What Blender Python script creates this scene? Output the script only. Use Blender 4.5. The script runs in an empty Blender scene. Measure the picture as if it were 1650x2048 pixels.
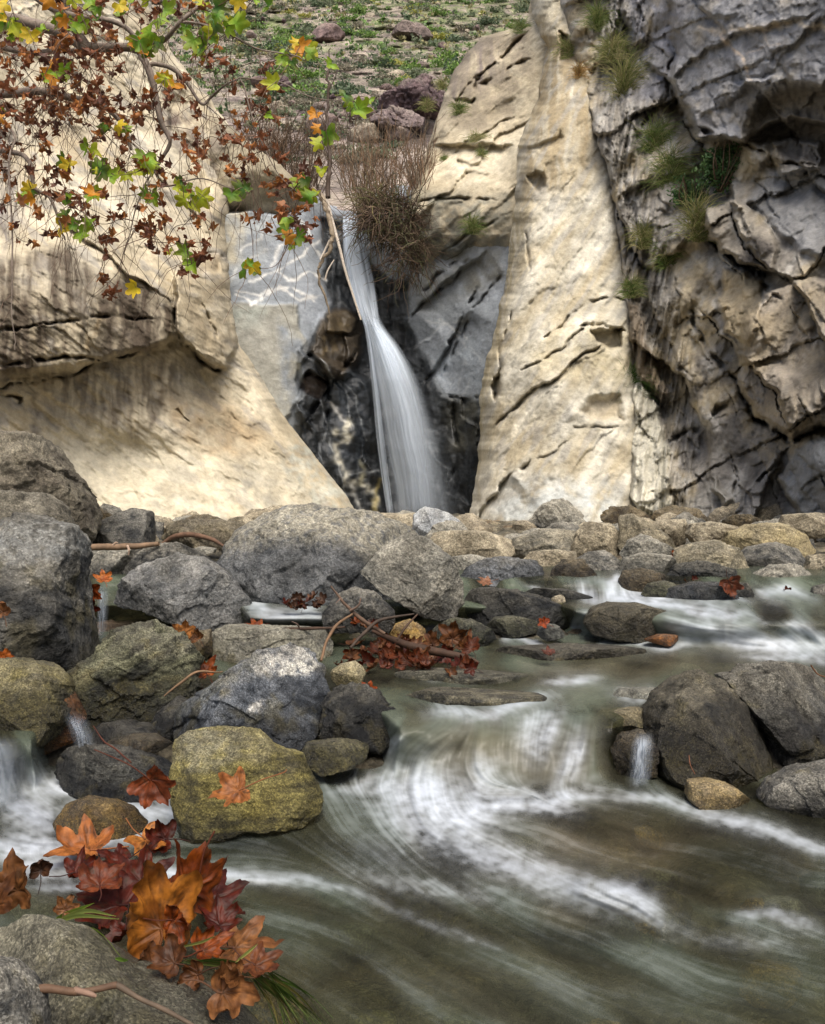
import bpy, math, random
import numpy as np
from math import radians as R
# ---------------------------------------------------------------- frame of reference
F, CX, YH, H = 1700.0, 825.0, 1000.0, 0.75     # focal length in photo pixels, centre, eye level, eye height
S = bpy.context.scene
C = S.collection
def P(px, py, d):
    return np.stack([(np.asarray(px, float)-CX)/F*d, np.asarray(d, float)+0*np.asarray(px, float), H-(np.asarray(py, float)-YH)/F*d], -1)
# ---------------------------------------------------------------- noise
_rs = np.random.RandomState(7)
_perm = np.concatenate([_rs.permutation(256)]*3).astype(np.int32)
_g = _rs.normal(size=(256, 3)); _g /= np.linalg.norm(_g, axis=1)[:, None]
_r4 = _rs.uniform(0, 1, (256, 6))
def _h(ix, iy, iz):
    return _perm[(_perm[(_perm[ix & 255]+iy) & 255]+iz) & 255]
def perlin(p):
    p = np.asarray(p, float); i = np.floor(p).astype(np.int64); f = p-i
    u = f*f*f*(f*(f*6-15)+10); out = 0
    for dx in (0, 1):
        wx = u[..., 0] if dx else 1-u[..., 0]
        for dy in (0, 1):
            wy = u[..., 1] if dy else 1-u[..., 1]
            for dz in (0, 1):
                wz = u[..., 2] if dz else 1-u[..., 2]
                g = _g[_h(i[..., 0]+dx, i[..., 1]+dy, i[..., 2]+dz)]
                out = out+wx*wy*wz*(g[..., 0]*(f[..., 0]-dx)+g[..., 1]*(f[..., 1]-dy)+g[..., 2]*(f[..., 2]-dz))
    return out*1.5
def fbm(p, o=5, gain=.5, lac=2.03):
    s, a = 0, 1.0; p = np.asarray(p, float)
    for k in range(o):
        s = s+a*perlin(p+k*17.3); p = p*lac; a *= gain
    return s
def ridged(p, o=4, gain=.5):
    s, a = 0, 1.0; p = np.asarray(p, float)
    for k in range(o):
        s = s+a*(1-2*np.abs(perlin(p+k*11.1))); p = p*2.05; a *= gain
    return s
_ROT = np.linalg.qr(np.random.RandomState(4).normal(size=(3, 3)))[0]
def crag(p, k=1.0, tilt=.7):
    """upper envelope of tilted paraboloids: blocky bulges that meet in sharp crevices"""
    k = max(k, .75)*1.1; tilt = tilt*.72; p = np.asarray(p, float)@_ROT; q = p*1.7; p = p+.16*np.stack([perlin(q), perlin(q+9.3), perlin(q+21.7)], -1)
    i = np.floor(p).astype(np.int64); best = np.full(p.shape[:-1], -1e9)
    for dx in (-1, 0, 1):
        for dy in (-1, 0, 1):
            for dz in (-1, 0, 1):
                hh = _h(i[..., 0]+dx, i[..., 1]+dy, i[..., 2]+dz); r = _r4[hh]
                v = p-(i+[dx, dy, dz])-r[..., :3]
                g = r[..., 3:6]-.5
                val = r[..., 0]*.4-k*(v*v).sum(-1)+tilt*(g*v).sum(-1)*2
                best = np.maximum(best, val)
    return best
def slabs(x, y, ang, L, seed=0, warp=.7, sharp=.06, gap=.05, base=.6):
    """broken slabs: each leans out and ends in a step, the steps running along direction ang"""
    a, b = rot2(x, y, ang); w = np.stack([a/L/2.6, b/L/2.2, 0*a+seed*3.1], -1); u = b/L+warp*fbm(w, 3)+.07*fbm(w*5, 4); c = np.floor(u); s = u-c
    h = _r4[(c.astype(int)*37+seed*11) & 255]; am = .35+1.1*h[..., 0]; v = np.where(s < 1-sharp, s/(1-sharp), (1-s)/sharp)
    return (v-.5)*am*np.clip(base+1.5*fbm(np.stack([a/L/1.3, c*3.3, 0*a+seed], -1), 2), gap, 1.4)
def smooth(a, b, x):
    t = np.clip((x-a)/(b-a), 0, 1); return t*t*(3-2*t)
def lerp(a, b, t):
    return a+(b-a)*t
def mixc(c, col, a):
    return c+(np.asarray(col, float)-c)*np.asarray(a)[..., None]
def rot2(x, y, deg):
    c, s = math.cos(R(deg)), math.sin(R(deg)); return x*c+y*s, -x*s+y*c
# ---------------------------------------------------------------- 2-D features in the plane of a face
def seg_dist(x, y, pts):
    """distance, signed side (+ = left of travel) and run position along a polyline"""
    best = np.full(x.shape, 1e9); side = np.ones(x.shape); run = np.zeros(x.shape); n = len(pts)-1
    for k in range(n):
        ax, ay = pts[k][:2]; bx, by = pts[k+1][:2]; ux, uy = bx-ax, by-ay; L = ux*ux+uy*uy+1e-9
        t = np.clip(((x-ax)*ux+(y-ay)*uy)/L, 0, 1); ex, ey = x-ax-t*ux, y-ay-t*uy; dd = np.sqrt(ex*ex+ey*ey)
        m = dd < best; best = np.where(m, dd, best); run = np.where(m, (k+t)/n, run)
        side = np.where(m, np.sign(ux*(y-ay)-uy*(x-ax)), side)
    return best, side, run
def inpoly(x, y, pts):
    """signed distance, positive inside"""
    d, _, _ = seg_dist(x, y, list(pts)+[pts[0]]); ins = np.zeros(x.shape, bool); n = len(pts); j = n-1
    for i in range(n):
        xi, yi = pts[i][:2]; xj, yj = pts[j][:2]
        if yi != yj:
            ins ^= ((yi > y) != (yj > y)) & (x < (xj-xi)*(y-yi)/(yj-yi)+xi)
        j = i
    return np.where(ins, d, -d)
def tps(ctrl):
    """thin plate spline through (px, py, value)"""
    c = np.array(ctrl, float); X = c[:, :2]/500; v = c[:, 2]; n = len(c)
    def U(r2): return r2*np.log(r2+1e-9)*.5
    K = U(((X[:, None]-X[None])**2).sum(-1))+np.eye(n)*.02; Pm = np.hstack([np.ones((n, 1)), X])
    A = np.zeros((n+3, n+3)); A[:n, :n] = K; A[:n, n:] = Pm; A[n:, :n] = Pm.T
    w = np.linalg.solve(A, np.concatenate([v, np.zeros(3)]))
    def f(px, py):
        out = w[n]+w[n+1]*px/500+w[n+2]*py/500
        for k in range(n):
            out = out+w[k]*U((px/500-X[k, 0])**2+(py/500-X[k, 1])**2)
        return out
    return f
# ---------------------------------------------------------------- meshes and tags
def mesh_obj(name, V, faces, mat, col=None, parent=None, smooth_=True, loc=None, attrs=None):
    V = np.asarray(V, float); me = bpy.data.meshes.new(name)
    if not isinstance(faces, (list, tuple)): faces = [faces]
    faces = [np.asarray(f, np.int32) for f in faces if len(f)]
    if loc is not None: V = V-np.asarray(loc, float)
    me.vertices.add(len(V)); me.vertices.foreach_set('co', V.astype(np.float32).ravel())
    nl = sum(f.size for f in faces); npoly = sum(len(f) for f in faces)
    me.loops.add(nl); me.loops.foreach_set('vertex_index', np.concatenate([f.ravel() for f in faces]))
    me.polygons.add(npoly); st = []; o = 0
    for f in faces:
        st.append(o+np.arange(len(f))*f.shape[1]); o += f.size
    me.polygons.foreach_set('loop_start', np.concatenate(st).astype(np.int32))
    me.polygons.foreach_set('use_smooth', np.full(npoly, smooth_))
    me.update(calc_edges=True)
    if col is not None:
        col = np.asarray(col, float)
        if col.shape[1] == 3: col = np.hstack([col, np.zeros((len(col), 1))])
        a = me.color_attributes.new('Col', 'FLOAT_COLOR', 'POINT'); a.data.foreach_set('color', np.clip(col, 0, 1).astype(np.float32).ravel())
    for k, v in (attrs or {}).items():
        a = me.attributes.new(k, 'FLOAT', 'POINT'); a.data.foreach_set('value', np.asarray(v, np.float32).ravel())
    me.materials.append(mat); ob = bpy.data.objects.new(name, me); C.objects.link(ob)
    if loc is not None: ob.location = loc
    if parent is not None:
        ob.parent = parent
        ob.location = np.array(ob.location)-np.array(parent.location)
    return ob
def tag(o, label=None, cat=None, group=None, kind=None):
    if label: o['label'] = label
    if cat: o['category'] = cat
    if group: o['group'] = group
    if kind: o['kind'] = kind
    return o
def empty(name, loc, label=None, cat=None, group=None):
    o = bpy.data.objects.new(name, None); C.objects.link(o); o.location = loc; o.empty_display_size = .05
    return tag(o, label, cat, group)
def grid_faces(nr, nc):
    i = np.arange((nr-1)*(nc-1)); r, c = i//(nc-1), i % (nc-1); a = r*nc+c
    return np.stack([a, a+nc, a+nc+1, a+1], -1)
class MB:
    """collects tubes, blades and leaves into one mesh"""
    def __init__(s): s.V = []; s.Q = []; s.T = []; s.Cc = []; s.n = 0
    def add(s, V, Q=None, T=None, col=(.5, .5, .5)):
        V = np.asarray(V, float); s.V.append(V)
        if Q is not None and len(Q): s.Q.append(np.asarray(Q)+s.n)
        if T is not None and len(T): s.T.append(np.asarray(T)+s.n)
        c = np.asarray(col, float); s.Cc.append(np.tile(c, (len(V), 1)) if c.ndim == 1 else c); s.n += len(V)
    def tube(s, pts, rad, k=5, col=(.2, .15, .1)):
        pts = np.asarray(pts, float); n = len(pts); rad = np.broadcast_to(np.asarray(rad, float), (n,))
        t = np.gradient(pts, axis=0); t /= np.linalg.norm(t, axis=1)[:, None]+1e-9
        up = np.array([0.13, .2, .97]) if abs(t[0, 2]) < .9 else np.array([1, .1, 0.])
        a = np.cross(t, up); a /= np.linalg.norm(a, axis=1)[:, None]+1e-9; b = np.cross(t, a)
        an = np.arange(k)*2*math.pi/k
        V = pts[:, None]+rad[:, None, None]*(a[:, None]*np.cos(an)[None, :, None]+b[:, None]*np.sin(an)[None, :, None])
        V = V.reshape(-1, 3); i = np.arange((n-1)*k); r, c = i//k, i % k; c2 = (c+1) % k
        s.add(V, Q=np.stack([r*k+c, r*k+c2, (r+1)*k+c2, (r+1)*k+c], -1), col=col)
    def obj(s, name, mat, parent=None, loc=None, smooth_=True):
        V = np.concatenate(s.V); cc = np.concatenate(s.Cc); fs = []
        if s.Q: fs.append(np.concatenate(s.Q))
        if s.T: fs.append(np.concatenate(s.T))
        return mesh_obj(name, V, fs, mat, cc, parent, smooth_, loc)
def curve_pts(ctrl, n):
    """Catmull-Rom through control points"""
    c = np.asarray(ctrl, float); c = np.vstack([2*c[0]-c[1], c, 2*c[-1]-c[-2]]); m = len(c)-3
    t = np.linspace(0, m-1e-6, n); i = t.astype(int); f = (t-i)[:, None]
    a, b, cc, d = c[i], c[i+1], c[i+2], c[i+3]
    return .5*((2*b)+(cc-a)*f+(2*a-5*b+4*cc-d)*f**2+(3*b-a-3*cc+d)*f**3)
# ---------------------------------------------------------------- materials
def nt(name):
    m = bpy.data.materials.new(name); m.use_nodes = True; t = m.node_tree; t.nodes.clear()
    return m, t
def N(t, typ, **kw):
    n = t.nodes.new(typ)
    for k, v in kw.items():
        if k.startswith('i_'):
            n.inputs[k[2:].replace('_', ' ')].default_value = v
        else: setattr(n, k, v)
    return n
def math_(t, op, a, b, clamp=False):
    n = t.nodes.new('ShaderNodeMath'); n.operation = op; n.use_clamp = clamp
    for i, v in enumerate((a, b)):
        if isinstance(v, (int, float)): n.inputs[i].default_value = v
        else: t.links.new(v, n.inputs[i])
    return n.outputs[0]
def mulcol(t, c, f):
    n = t.nodes.new('ShaderNodeVectorMath'); n.operation = 'SCALE'; t.links.new(c, n.inputs[0])
    if isinstance(f, (int, float)): n.inputs['Scale'].default_value = f
    else: t.links.new(f, n.inputs['Scale'])
    return n.outputs[0]
def maprange(t, v, a, b, c, d):
    n = t.nodes.new('ShaderNodeMapRange'); t.links.new(v, n.inputs['Value'])
    for k, x in zip(('From Min', 'From Max', 'To Min', 'To Max'), (a, b, c, d)): n.inputs[k].default_value = x
    return n.outputs[0]
def rock_mat(name, sc, bump, rough=.82, speck=.5, fine=4.0, dist=.01, wetdark=.38, grain=0, gsc=200., big=None):
    m, t = nt(name); L = t.links.new
    at = N(t, 'ShaderNodeAttribute', attribute_name='Col'); tc = N(t, 'ShaderNodeTexCoord'); v = tc.outputs['Object']
    n0 = N(t, 'ShaderNodeTexNoise', i_Scale=big or sc*.3, i_Detail=6.0, i_Roughness=.6, i_Distortion=.6); L(v, n0.inputs['Vector'])
    n1 = N(t, 'ShaderNodeTexNoise', i_Scale=sc, i_Detail=8.0, i_Roughness=.68); L(v, n1.inputs['Vector'])
    n2 = N(t, 'ShaderNodeTexNoise', i_Scale=sc*fine, i_Detail=4.0, i_Roughness=.75); L(v, n2.inputs['Vector'])
    rg = N(t, 'ShaderNodeTexNoise', i_Scale=sc*.55, i_Detail=6.0, i_Roughness=.55, noise_type='RIDGED_MULTIFRACTAL'); L(v, rg.inputs['Vector'])
    f0 = maprange(t, n0.outputs['Fac'], .32, .68, 1-speck*1.25, 1+speck*1.0)
    f1 = maprange(t, n1.outputs['Fac'], .35, .65, 1-speck*.55, 1+speck*.5)
    f2 = maprange(t, n2.outputs['Fac'], .38, .62, 1-speck*.6, 1+speck*.6)
    f = math_(t, 'MULTIPLY', math_(t, 'MULTIPLY', f1, f2), f0)
    if grain:
        vo = N(t, 'ShaderNodeTexVoronoi', i_Scale=gsc); L(v, vo.inputs['Vector']); sx = N(t, 'ShaderNodeSeparateColor'); L(vo.outputs['Color'], sx.inputs[0])
        g = maprange(t, math_(t, 'POWER', sx.outputs[0], 1.6), 0, 1, 1-grain*.62, 1+grain*1.15); f = math_(t, 'MULTIPLY', f, g)
    wet = at.outputs['Alpha']
    f = math_(t, 'MULTIPLY', f, maprange(t, wet, 0, 1, 1, wetdark))
    col = mulcol(t, at.outputs['Color'], f)
    b = N(t, 'ShaderNodeBsdfPrincipled'); L(col, b.inputs['Base Color'])
    L(maprange(t, wet, 0, 1, rough, .24), b.inputs['Roughness'])
    L(maprange(t, wet, 0, 1, .12, .42), b.inputs['Specular IOR Level'])
    hs = math_(t, 'ADD', math_(t, 'ADD', n1.outputs['Fac'], math_(t, 'MULTIPLY', n2.outputs['Fac'], .4)), math_(t, 'MULTIPLY', rg.outputs['Fac'], -.16))
    bp = N(t, 'ShaderNodeBump', i_Strength=bump, i_Distance=dist); L(hs, bp.inputs['Height']); L(bp.outputs[0], b.inputs['Normal'])
    o = N(t, 'ShaderNodeOutputMaterial'); L(b.outputs[0], o.inputs[0]); return m
def veg_mat(name, rough=.55, trans=.3, sc=60., var=.35, spec=.3):
    m, t = nt(name); L = t.links.new
    at = N(t, 'ShaderNodeAttribute', attribute_name='Col'); tc = N(t, 'ShaderNodeTexCoord')
    n1 = N(t, 'ShaderNodeTexNoise', i_Scale=sc, i_Detail=5.0, i_Roughness=.6); L(tc.outputs['Object'], n1.inputs['Vector'])
    col = mulcol(t, at.outputs['Color'], maprange(t, n1.outputs['Fac'], .3, .7, 1-var, 1+var))
    b = N(t, 'ShaderNodeBsdfPrincipled', i_Roughness=rough); L(col, b.inputs['Base Color']); b.inputs['Specular IOR Level'].default_value = spec
    bp = N(t, 'ShaderNodeBump', i_Strength=.35, i_Distance=.003); L(n1.outputs['Fac'], bp.inputs['Height']); L(bp.outputs[0], b.inputs['Normal'])
    o = N(t, 'ShaderNodeOutputMaterial')
    if trans > 0:
        tr = N(t, 'ShaderNodeBsdfTranslucent'); L(col, tr.inputs['Color']); mx = N(t, 'ShaderNodeMixShader'); mx.inputs[0].default_value = trans
        L(b.outputs[0], mx.inputs[1]); L(tr.outputs[0], mx.inputs[2]); L(mx.outputs[0], o.inputs[0])
    else: L(b.outputs[0], o.inputs[0])
    return m
M_CLIFF = rock_mat('weathered_cliff_rock', 3.2, .42, speck=.17, fine=5., dist=.10)
M_HILL = rock_mat('hillside_ground', 1.5, .9, speck=.5, fine=4., dist=.35)
M_ROCK = rock_mat('speckled_boulder_rock', 20., .9, speck=.34, fine=4., dist=.03, grain=.34, gsc=130., big=4.)
M_NEAR = rock_mat('granite_boulder_rock', 42., .9, speck=.38, fine=4., dist=.013, grain=.6, gsc=330., big=8.)
M_BED = rock_mat('creek_bed_gravel', 14., .9, speck=.6, fine=4., dist=.03, rough=.5)
M_WOOD = veg_mat('weathered_wood', .7, 0, 40., .3)
M_LEAF = veg_mat('dry_leaf', .5, .2, 70., .4, .25)
M_TLEAF = veg_mat('tree_leaf', .5, .4, 30., .15)
M_GRASS = veg_mat('grass_blade', .55, .35, 12., .2)
M_SHRUB = veg_mat('shrub_leaf', .6, .25, 3., .3)
# ================================================================ cliffs
BUFF = np.array([.47, .41, .295]); PALE = np.array([.60, .55, .43]); STAIN_SHADE = np.array([.095, .075, .055]); GREY = np.array([.27, .26, .245])  # the stain brown also paints shade into cracks and recesses
BLUE = np.array([.25, .275, .30]); DARK = np.array([.035, .04, .045]); WHITE = np.array([.62, .62, .58]); OCH = np.array([.38, .28, .15])
class Face:
    """a rock face: a dense sheet laid over its outline, its real distance built up from control points, blocks, ledges and cracks"""
    def __init__(s, uL, uR, y0, y1, step, ctrl, foldL=0, foldR=0, seed=0, warp=7, top=None):
        rows = int((y1-y0)/step)+1; py = np.linspace(y0, y1, rows)
        l = np.interp(py, *zip(*[(b, a) for a, b in uL])); r = np.interp(py, *zip(*[(b, a) for a, b in uR]))
        w = np.stack([py*0+seed, py/26., py*0], -1); jl = fbm(w, 4)*4; jr = fbm(w+9, 4)*4
        if foldL: l = l+jl
        if foldR: r = r+jr
        nc = int(np.max(r-l)/step)+1; t = np.linspace(0, 1, nc)
        s.px = l[:, None]+(r-l)[:, None]*t[None]; s.py = np.repeat(py[:, None], nc, 1)
        s.top = top
        if top: tp = np.interp(s.px[0], *zip(*top))[None]; s.py = tp+(y1-tp)*np.linspace(0, 1, rows)[:, None]
        s.l, s.r, s.rows, s.nc = l[:, None], r[:, None], rows, nc
        s.d = tps(ctrl)(s.px, s.py); s.base = s.d.copy(); s.foldL, s.foldR = foldL, foldR
        for k, (edge, sg) in (('L', (s.l, 1)), ('R', (s.r, -1))):
            cu = foldL if k == 'L' else foldR
            if cu:
                wd, am = cu; q = np.clip(1-(s.px-edge)*sg/wd, 0, 1); s.d = s.d+am*(1-np.sqrt(np.clip(1-q*q, 0, 1)))
        s.W = P(s.px, s.py, s.base)
        q = np.stack([s.px/42., s.py/42., 0*s.px+seed], -1)
        s.x = s.px+fbm(q, 4)*warp; s.y = s.py+fbm(q+31, 4)*warp
        s.col = np.zeros(s.px.shape+(3,))+BUFF; s.wet = np.zeros(s.px.shape); s.seed = seed
    def near(s, pts, m):
        p = np.array([q[:2] for q in pts]); return (s.px > p[:, 0].min()-m) & (s.px < p[:, 0].max()+m) & (s.py > p[:, 1].min()-m) & (s.py < p[:, 1].max()+m)
    def block(s, pts, off, soft=14, col=None, a=1., dome=0, tilt=(0, 0)):
        m = s.near(pts, soft*2+25); x, y = s.x[m], s.y[m]; q = inpoly(x, y, pts); k = smooth(-soft*.5, soft*.5, q)
        c = np.array(pts)[:, :2].mean(0); dd = off*k+tilt[0]*(x-c[0])/100*k+tilt[1]*(y-c[1])/100*k
        if dome: dd = dd-dome*np.sqrt(np.clip(q, 0, None)/60.)*(q > 0)
        s.d[m] += dd
        if col is not None: s.col[m] = mixc(s.col[m], col, k*a)
    def crack(s, pts, w=4, dep=.25, col=None, a=.6):  # col darkens the groove: part dirt, part painted shade
        m = s.near(pts, w*5+25); q, sd, run = seg_dist(s.x[m], s.y[m], pts)
        tp = np.clip(np.minimum(run, 1-run)*8+.25, 0, 1); ww = w*.50*(.4+.7*tp)*(1+.35*perlin(np.stack([s.x[m]/18, s.y[m]/18, 0*q], -1)))
        gt = np.clip(.62+1.5*fbm(np.stack([s.x[m]/34, s.y[m]/34, 0*q+s.seed+7], -1), 3), .06, 1); k = np.exp(-(q/ww)**2)*tp*gt; s.d[m] += dep*.8*k+.10*dep*np.exp(-q/16.)*smooth(-2, 2, q*sd)*gt*tp
        if col is not None: s.col[m] = mixc(s.col[m], col, k*a)
    def ledge(s, pts, off, reach=60):
        """positive off: the side left of travel (on the picture: clockwise side) steps back and eases out over reach"""
        m = s.near(pts, reach*2.5+25); q, sd, run = seg_dist(s.x[m], s.y[m], pts); tp = np.clip(np.minimum(run, 1-run)*6, 0, 1)
        s.d[m] += off*np.exp(-q/reach)*smooth(-3, 3, q*sd)*tp
    def paint(s, pts, col, a=.7, soft=20, streak=0, brk=.5, sc=30):
        m = s.near(pts, soft*2+40); x, y = s.x[m], s.y[m]; q = inpoly(x, y, pts); k = smooth(-soft, soft, q)
        n = fbm(np.stack([x/sc*(2.2 if streak else 1), y/sc/(1+streak*4), 0*x+3.3+s.seed], -1), 4)
        s.col[m] = mixc(s.col[m], col, np.clip(k*a*(1+brk*n*2.2), 0, 1))
    def vein(s, pts, w=2.5, col=WHITE, a=.8):
        m = s.near(pts, w*6+20); q, sd, run = seg_dist(s.x[m], s.y[m], pts)
        n = perlin(np.stack([s.x[m]/14, s.y[m]/14, 0*q+1], -1)); kk = np.exp(-(q/(w*(1+.7*n)+.3))**2)*a*np.clip(.75+n, 0, 1); s.col[m] = mixc(s.col[m], col, kk); s.wet[m] *= 1-kk
    def wetp(s, pts, a=1., soft=20):
        m = s.near(pts, soft*2); q = inpoly(s.x[m], s.y[m], pts); s.wet[m] = np.maximum(s.wet[m], a*smooth(-soft, soft, q))
    def build(s, name, mat, label, cat):
        s.col = s.col*(1+.20*fbm(s.W*3.1+s.seed, 5)+.10*fbm(s.W*11, 3))[..., None]
        V = P(s.px, s.py, s.d); col = np.concatenate([s.col, s.wet[..., None]], -1)
        # turn the sheet back on itself at its free edges so that it has a side as well as a front
        for k, f in (('L', s.foldL), ('R', s.foldR)):
            if not f: continue
            e = 0 if k == 'L' else -1; ad = []; sg = 1 if k == 'L' else -1
            for j in range(1, 15):
                dj = s.d[:, e]+.22*j; n = fbm(np.stack([s.py[:, e]/30, 0*dj+j*.6, 0*dj+s.seed], -1), 3)
                ad.append(P(s.px[:, e]+sg*(j*5.0+n*9*min(1, j/4)), s.py[:, e], dj))
            ad = np.stack(ad, 1); cc = np.repeat(col[:, e:e+1] if e == 0 else col[:, -1:], ad.shape[1], 1)
            if k == 'L': V = np.concatenate([ad[:, ::-1], V], 1); col = np.concatenate([cc, col], 1)
            else: V = np.concatenate([V, ad], 1); col = np.concatenate([col, cc], 1)
        if s.top:
            ad = np.stack([P(s.px[0]+4*perlin(np.stack([s.px[0]/40, 0*s.px[0]+j*.5, 0*s.px[0]], -1)), s.py[0]-j*1.1+5*min(j, 3)/3*perlin(np.stack([s.px[0]/35, 0*s.px[0]+j*.4, 0*s.px[0]+5], -1)), s.d[0]+.2*j) for j in range(18, 0, -1)])
            V = np.concatenate([ad, V], 0); col = np.concatenate([np.repeat(col[:1], 18, 0), col], 0)
        nr, nc = V.shape[:2]; loc = V.reshape(-1, 3).mean(0); loc[2] = V[..., 2].min()
        ob = mesh_obj(name, V.reshape(-1, 3), grid_faces(nr, nc), mat, col.reshape(-1, 4), loc=loc)
        return tag(ob, label, cat)
STEP = 2.5
# ---------------------------------------------------------------- buff cliff at the left
f = Face([(-420, -60), (-420, 1120)],
         [(280, -60), (300, 0), (340, 100), (425, 205), (468, 265), (476, 330), (462, 400), (452, 450), (456, 520), (463, 610), (478, 690), (520, 750), (566, 830), (610, 888), (652, 940), (700, 1000), (715, 1030), (725, 1120)],
         -60, 1120, STEP,
         [(-400, 0, 9), (-400, 500, 7.5), (-400, 1000, 6.8), (0, 0, 12.5), (0, 300, 11.5), (0, 560, 9.6), (0, 720, 9.4), (0, 800, 9.6), (0, 900, 9.5), (0, 1040, 9.0), (200, 0, 14.5), (200, 300, 13), (200, 480, 11.2), (200, 600, 10.2), (200, 700, 10.3),
          (200, 790, 10.5), (200, 880, 10.6), (200, 1000, 10.4), (330, 1050, 10.3), (330, 680, 11.3), (330, 860, 11.5), (350, 300, 14.8), (350, 120, 16), (450, 350, 15.8), (600, 370, 16.2), (440, 450, 14.8), (440, 760, 12.8), (480, 700, 13.6), (500, 900, 12.6), (600, 900, 13.6), (500, 1040, 11.4), (650, 1000, 13.2), (700, 1040, 13.6)],
         foldR=(40, 1.0), seed=1)
wx, wy, wz = s_ = f.W[..., 0], f.W[..., 1], f.W[..., 2]
a, b = rot2(f.px, f.py, 38)
lam = fbm(np.stack([a/110, b/22, 0*a+2], -1), 5); f.d += .03*fbm(f.W*3, 4)+.05*lam+.10*fbm(f.W*np.array([.8, .8, 1.2]), 6)+.03*ridged(f.W*1.7, 4)
f.d -= .16*crag(f.W*np.array([.6, .6, .5])+3, .4, 1.)-.07*slabs(f.x, f.y, 38, 150, 9)+.03*slabs(f.x, f.y, 30, 40, 10)+.012*slabs(f.x, f.y, 24, 15, 11)-.10*np.exp(-((f.px-200)/110)**2-((f.py-905)/60)**2)*3+.22*np.exp(-((f.px-300)/120)**2-((f.py-860)/40)**2)
g = fbm(f.W*.7+5, 4); f.col = mixc(mixc(f.col, PALE, smooth(-.2, .6, g)*.75), OCH, smooth(.1, .8, -g)*.35)
f.col = mixc(f.col, GREY, smooth(.08, .5, fbm(np.stack([a/60, b/24, 0*a+8], -1), 5))*.55)
f.paint([(90, 900), (200, 860), (420, 880), (560, 920), (640, 1040), (60, 1060)], [.62, .575, .45], .6, 50, 0, .3)  # paler colour paints in the brightness of the lower scoop
# dark stained overhang band
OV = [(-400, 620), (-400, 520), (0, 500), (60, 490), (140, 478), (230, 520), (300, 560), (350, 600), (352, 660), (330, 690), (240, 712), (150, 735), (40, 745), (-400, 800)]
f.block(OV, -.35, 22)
f.paint([(-400, 540), (0, 520), (70, 500), (130, 490), (200, 545), (300, 575), (345, 610), (350, 650), (320, 695), (240, 712), (120, 725), (30, 750), (-400, 790)], STAIN_SHADE, .78, 16, 1, .4, 34)
f.paint([(150, 640), (200, 640), (210, 740), (140, 760), (40, 770)], BUFF, .55, 20, 1, .9, 20)
f.paint([(60, 740), (330, 700), (395, 740), (350, 820), (280, 880), (120, 850), (90, 770)], STAIN_SHADE, .34, 34, 1, .9, 22)
for q in ([(70, 790), (74, 850), (82, 895)], [(18, 720), (8, 770)], [(240, 740), (238, 820)], [(345, 730), (330, 800), (300, 850)], [(300, 730), (290, 790)], [(205, 790), (200, 840)]):
    f.vein(q, 6, STAIN_SHADE, .6)
f.vein([(150, 630), (140, 735)], 9, BUFF, .5); f.vein([(200, 640), (165, 720)], 7, OCH, .5)
f.ledge([(0, 746), (60, 735), (150, 738), (240, 712), (330, 690), (352, 668)], .38, 60)
f.crack([(0, 735), (60, 720), (150, 712), (210, 722), (260, 708), (330, 686), (352, 655)], 4.5, .35, STAIN_SHADE, .5)
f.crack([(0, 775), (60, 765), (130, 755), (210, 715)], 4, .3, STAIN_SHADE, .5); f.crack([(0, 790), (40, 795), (40, 812)], 5, .3)
f.crack([(40, 655), (100, 650), (200, 632), (300, 638), (345, 645)], 4, .3, STAIN_SHADE, .6)
f.crack([(-100, 690), (0, 660), (40, 655)], 4, .25)
f.crack([(110, 440), (180, 480), (250, 545), (310, 580), (345, 605)], 4, .3, STAIN_SHADE, .5); f.ledge([(345, 605), (250, 545), (180, 480), (100, 440)], -.25, 60)
# protruding block beside the blue slab
BL = [(352, 560), (372, 520), (400, 508), (440, 512), (452, 540), (458, 600), (476, 668), (476, 690), (448, 735), (430, 738), (395, 705), (355, 670), (350, 610)]
f.block(BL, -.75, 10, dome=.12, tilt=(.25, 0)); f.paint(BL, [.37, .31, .21], .55, 10, 0, .5)
f.crack([(352, 560), (350, 650), (358, 680), (395, 710), (430, 742), (455, 732)], 6, .5, STAIN_SHADE, .8)
f.block([(385, 520), (410, 506), (445, 512), (440, 540), (400, 545)], .25, 10, [.25, .2, .13], .5); f.crack([(400, 600), (430, 660), (445, 720)], 5, .12)
f.crack([(418, 780), (450, 800), (510, 826)], 3.5, .2, STAIN_SHADE, .4); f.crack([(350, 820), (380, 845)], 3, .15, STAIN_SHADE, .4)
f.ledge([(510, 826), (450, 800), (418, 780), (400, 740)], .3, 60)
f.paint([(330, 790), (420, 790), (510, 840), (530, 900), (430, 920), (350, 870)], [.42, .33, .21], .6, 22, 0, .5)
f.paint([(480, 960), (545, 960), (545, 1020), (490, 1025)], [.24, .23, .2], .6, 22, 0, .7)
f.crack([(290, 330), (330, 370), (380, 420), (420, 470)], 5, .2); f.ledge([(430, 420), (400, 340), (340, 260), (330, 160)], .4, 80)
f.paint([(330, 200), (390, 240), (400, 300), (350, 300), (320, 260)], [.15, .12, .1], .6, 20, 0, .8)
f.paint([(600, 850), (700, 1000), (715, 1040), (640, 1040), (560, 930)], [.45, .45, .38], .5, 20, 0, .9, 14)
f.paint([(455, 330), (620, 340), (620, 400), (470, 425), (430, 380)], [.26, .24, .2], .5, 20, 1, .9, 20)
f.paint([(-30, 230), (40, 250), (60, 420), (0, 520), (-60, 500)], [.2, .18, .16], .5, 26, 1, .8, 20)
f.build('cliff', M_CLIFF, 'smooth buff cliff with a dark stained overhang, left of the waterfall', 'cliff')

FC = {'left': f}
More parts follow.
